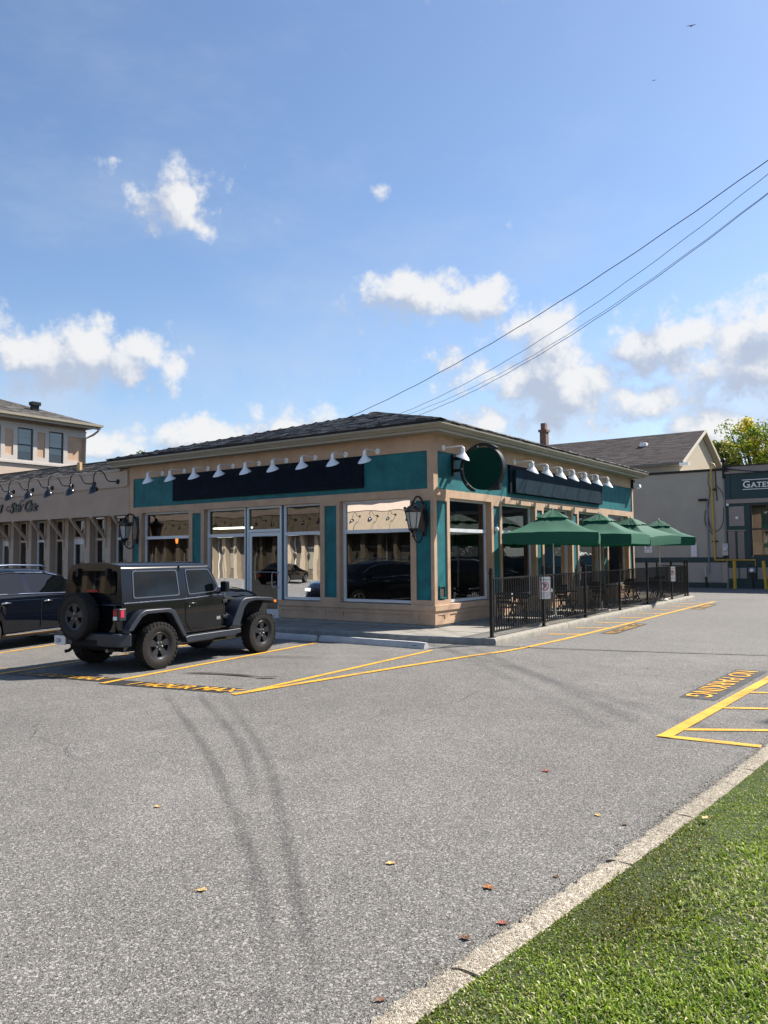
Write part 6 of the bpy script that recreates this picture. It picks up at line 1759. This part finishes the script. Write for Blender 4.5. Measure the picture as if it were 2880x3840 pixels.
tree('dark conifer mirrored in the first side window', (27,52,0), 15, 3.6, 6.2, 7.5, 260, 12000, [(.012,.03,.014),(.025,.055,.022),(.04,.075,.03)], .22, name='conifer_tree', seed=9, cone=True)
tree('second dark conifer mirrored in the side windows', (20,60,0), 16, 3.8, 6.8, 8.0, 260, 12000, [(.012,.03,.014),(.025,.055,.022),(.04,.075,.03)], .22, name='conifer_tree', seed=10, cone=True)
tree('broad tree mirrored in the side windows', (36,48,0), 13, 4.6, 4.2, 8.2, 120, 9000, [(.02,.05,.012),(.05,.10,.015),(.09,.14,.02)], .2, seed=12)

# ------------------------------------------------------------------ overhead cables
wires = [((-18.343,19.289,9.717),(5.895,11.591,14.792),.68,.016,'uppermost overhead cable crossing the sky'),((-15.712,21.138,9.999),(5.877,11.609,14.337),.84,.011,'second overhead cable from the top'),
         ((-15.384,21.373,9.964),(5.853,11.633,13.724),.88,.009,'thin overhead cable twined with the lowest one'),((-14.816,21.779,9.912),(5.852,11.634,13.689),.78,.012,'lowest overhead cable crossing the sky')]
for (S, E, sag, rad, lb_) in wires:
    S, E = Vector(S), Vector(E); P = []
    for k in range(61):
        t = -.40 + 1.85*k/60; q = S.lerp(E, t); q.z -= sag*4*t*(1-t); q.z += .012*math.sin(k*1.9)
        P.append(q)
    o0 = P[0].copy()
    o = MB().tube([tuple(q-o0) for q in P], rad, 6).build('overhead_cable', BLACKM, smooth=60); o.location = o0
    tag(o, lb_, 'cable', 'overhead cables')
for (x, y, h, lb_) in ((16.4,7.6,17.2,'tall wooden utility pole standing right of the view, carrying the overhead cables'),(-26.0,22.9,8.2,'short wooden service pole hidden behind the shop roof')):
    o = MB().tube([(0,0,0),(0,0,h)], [.15,.11], 12).build('utility_pole', BARK, smooth=60); o.location = (x,y,0); tag(o, lb_, 'utility pole', 'utility poles')

# ------------------------------------------------------------------ fallen leaves
LF = [mat('dry_leaf_orange', (.36,.14,.035), .7, var=.4, vscale=40), mat('dry_leaf_brown', (.16,.075,.035), .7, var=.4, vscale=40), mat('dry_leaf_tan', (.52,.34,.13), .7, var=.3, vscale=40), mat('dry_leaf_red', (.28,.07,.03), .7, var=.4, vscale=40)]
leaves_ = [(7.21,-9.82,.11,3,'flat red brown dead leaf on the asphalt farthest from the kerb'),(8.01,-10.71,.08,2,'pale tan dead leaf on asphalt a step from the kerb'),(8.24,-10.80,.07,1,'small brown dead leaf against the kerb, upper one'),(7.94,-12.29,.10,0,'orange dead leaf on the asphalt beside the middle kerb stone'),
          (8.21,-12.64,.08,3,'reddish dead leaf touching the kerb edge'),(8.13,-12.89,.09,1,'curled brown dead leaf just left of the kerb'),(8.10,-13.58,.07,1,'brown dead leaf at the bottom of the kerb'),(8.72,-10.5,.10,2,'tan dead leaf lying on the grass edge'),
          (6.59,-13.25,.09,2,'lone tan dead leaf with stalk on the open asphalt'),(5.13,-12.4,.08,2,'faint tan leaf far out on the open asphalt, leftmost leaf'),(7.27,-12.31,.09,2,'thin pale leaf sliver on the open asphalt'),(8.20,-11.92,.06,1,'dark speckled leaf crumb beside the kerb'),(6.05,-3.12,.10,1,'small dark leaf in the middle of the driveway')]
for i, (x, y, s, mi, lb_) in enumerate(leaves_):
    s *= .75
    rd = random.Random(i+40); out_ = []
    n = 22
    for k in range(n):
        a = 2*math.pi*k/n
        r_ = (.55+.45*abs(math.cos(2.5*a)))*(1+rd.uniform(-.12,.12))
        u, v = r_*math.cos(a)*s*.5, r_*math.sin(a)*s*.38
        out_.append((u, v, .006+.35*abs(v)*rd.uniform(.4,1.2)+.12*max(0,u)))
    mb = MB().add(out_ + [(0,0,.004)], [(k,(k+1)%n,n) for k in range(n)]); mb.tube([(-s*.45,0,.006),(-s*.75,s*.08,.012)], .0018, 4)
    o = mb.build('dead_leaf', LF[mi]); o.location = (x,y,.05 if x > 8.5 else -.002); o.rotation_euler = (0,0,rd.uniform(0,6.28)); tag(o, lb_, 'leaf', 'fallen leaves')

# ------------------------------------------------------------------ birds
for (x, y, z, s, lb_) in ((-4.06,44.48,41.83,.20,'dark bird gliding high at the upper right'),(-14.86,72.7,55.6,.16,'tiny distant bird below the gliding one')):
    b = MB(); b.tube([(-.35*s,0,0),(0,0,.02),(.45*s,0,0)], [.02*s,.12*s,.02*s], 6)
    for q in (-1, 1): b.add([(.15*s,0,0),(.05*s,q*.6*s,.12*s),(-.1*s,q*1.25*s,.02*s),(-.18*s,q*.6*s,.08*s),(-.15*s,0,0)], [(0,1,3,4),(1,2,3)])
    o = b.build('bird', BLACKM, smooth=60); o.location = (x,y,z); o.rotation_euler = (0,.3,1.9); o.scale = (1.6,1.6,1.6); tag(o, lb_, 'bird', 'birds')

# ------------------------------------------------------------------ the court's opposite wing, seen mirrored in the shop windows
op = thing('opposite_wing', 'sunlit beige shop wing across the court, mirrored in the shop windows', 'building', (-12,-30,0))
ol = lambda x, y, z: (x+12, y+30, z)
OPM = mat('stucco_court', (.27,.215,.15), .9, var=.1); OPW = mat('court_white', (.5,.5,.48), .7)
MB(ol).box(-52,-6,-30.3,-30,3.6,5.7).build('fascia_wall', OPM, op)
MB(ol).box(-52,-6,-30.05,-29.95,5.2,5.7).build('cornice', TRIM2, op)
MB(ol).box(-52,-6,-32,-31.2,.0,3.6).build('shop_wall', DARKIN, op)
MB(ol).add([(-52,-30,5.7),(-6,-30,5.7),(-6,-37,7.6),(-52,-37,7.6),(-52,-44,5.7),(-6,-44,5.7)], [(0,1,2,3),(3,2,5,4)]).build('roof', ROOFD, op)
for k in range(30):
    x = -51+k*1.5
    MB(ol).box(x-.2,x+.2,-31.2,-30.7,0,3.6).build('pier', OPM, op)
    if k % 2: MB(ol).box(x+.25,x+1.25,-31.19,-31.14,2.55,2.65).build('transom', OPW, op)
    if k % 3 == 0: MB(ol).box(x+.28,x+.36,-31.19,-31.12,0,3.5).build('door_jamb', OPW, op)
    if k % 3 == 1: MB(ol).box(x+.3,x+1.2,-31.19,-31.15,.9,2.6).build('drape', mat('court_drape', (.16,.15,.12), .9), op)
for k in range(22):
    o = copy_tree(bl0, op); o.name = 'gooseneck_lamp'; o.location = (-34+k*1.6,.02,4.75); o.rotation_euler = (0,0,R(180))
    for q in ('label', 'category', 'group'): del o[q]

# ------------------------------------------------------------------ street trees beyond the drive, mirrored in glass and car paint
st0 = tree('broad street tree in the row mirrored in car paint, seen only as reflection', (44,2,0), 11, 5.2, 4.2, 6.6, 110, 7000, [(.015,.035,.01),(.035,.07,.014),(.06,.10,.02)], .26, seed=21)
st0['group'] = 'street trees mirrored in the cars'
for k, (x, y, a, s_) in enumerate(((46,-9,1.1,1.0),(43,13,2.3,.95),(47,24,.4,1.1),(45,-20,3.3,1.05),(40,-31,4.0,.9),(47,36,5.1,1.0))):
    o = copy_tree(st0); o.location = (x,y,0); o.rotation_euler = (0,0,a); o.scale = (s_,)*3
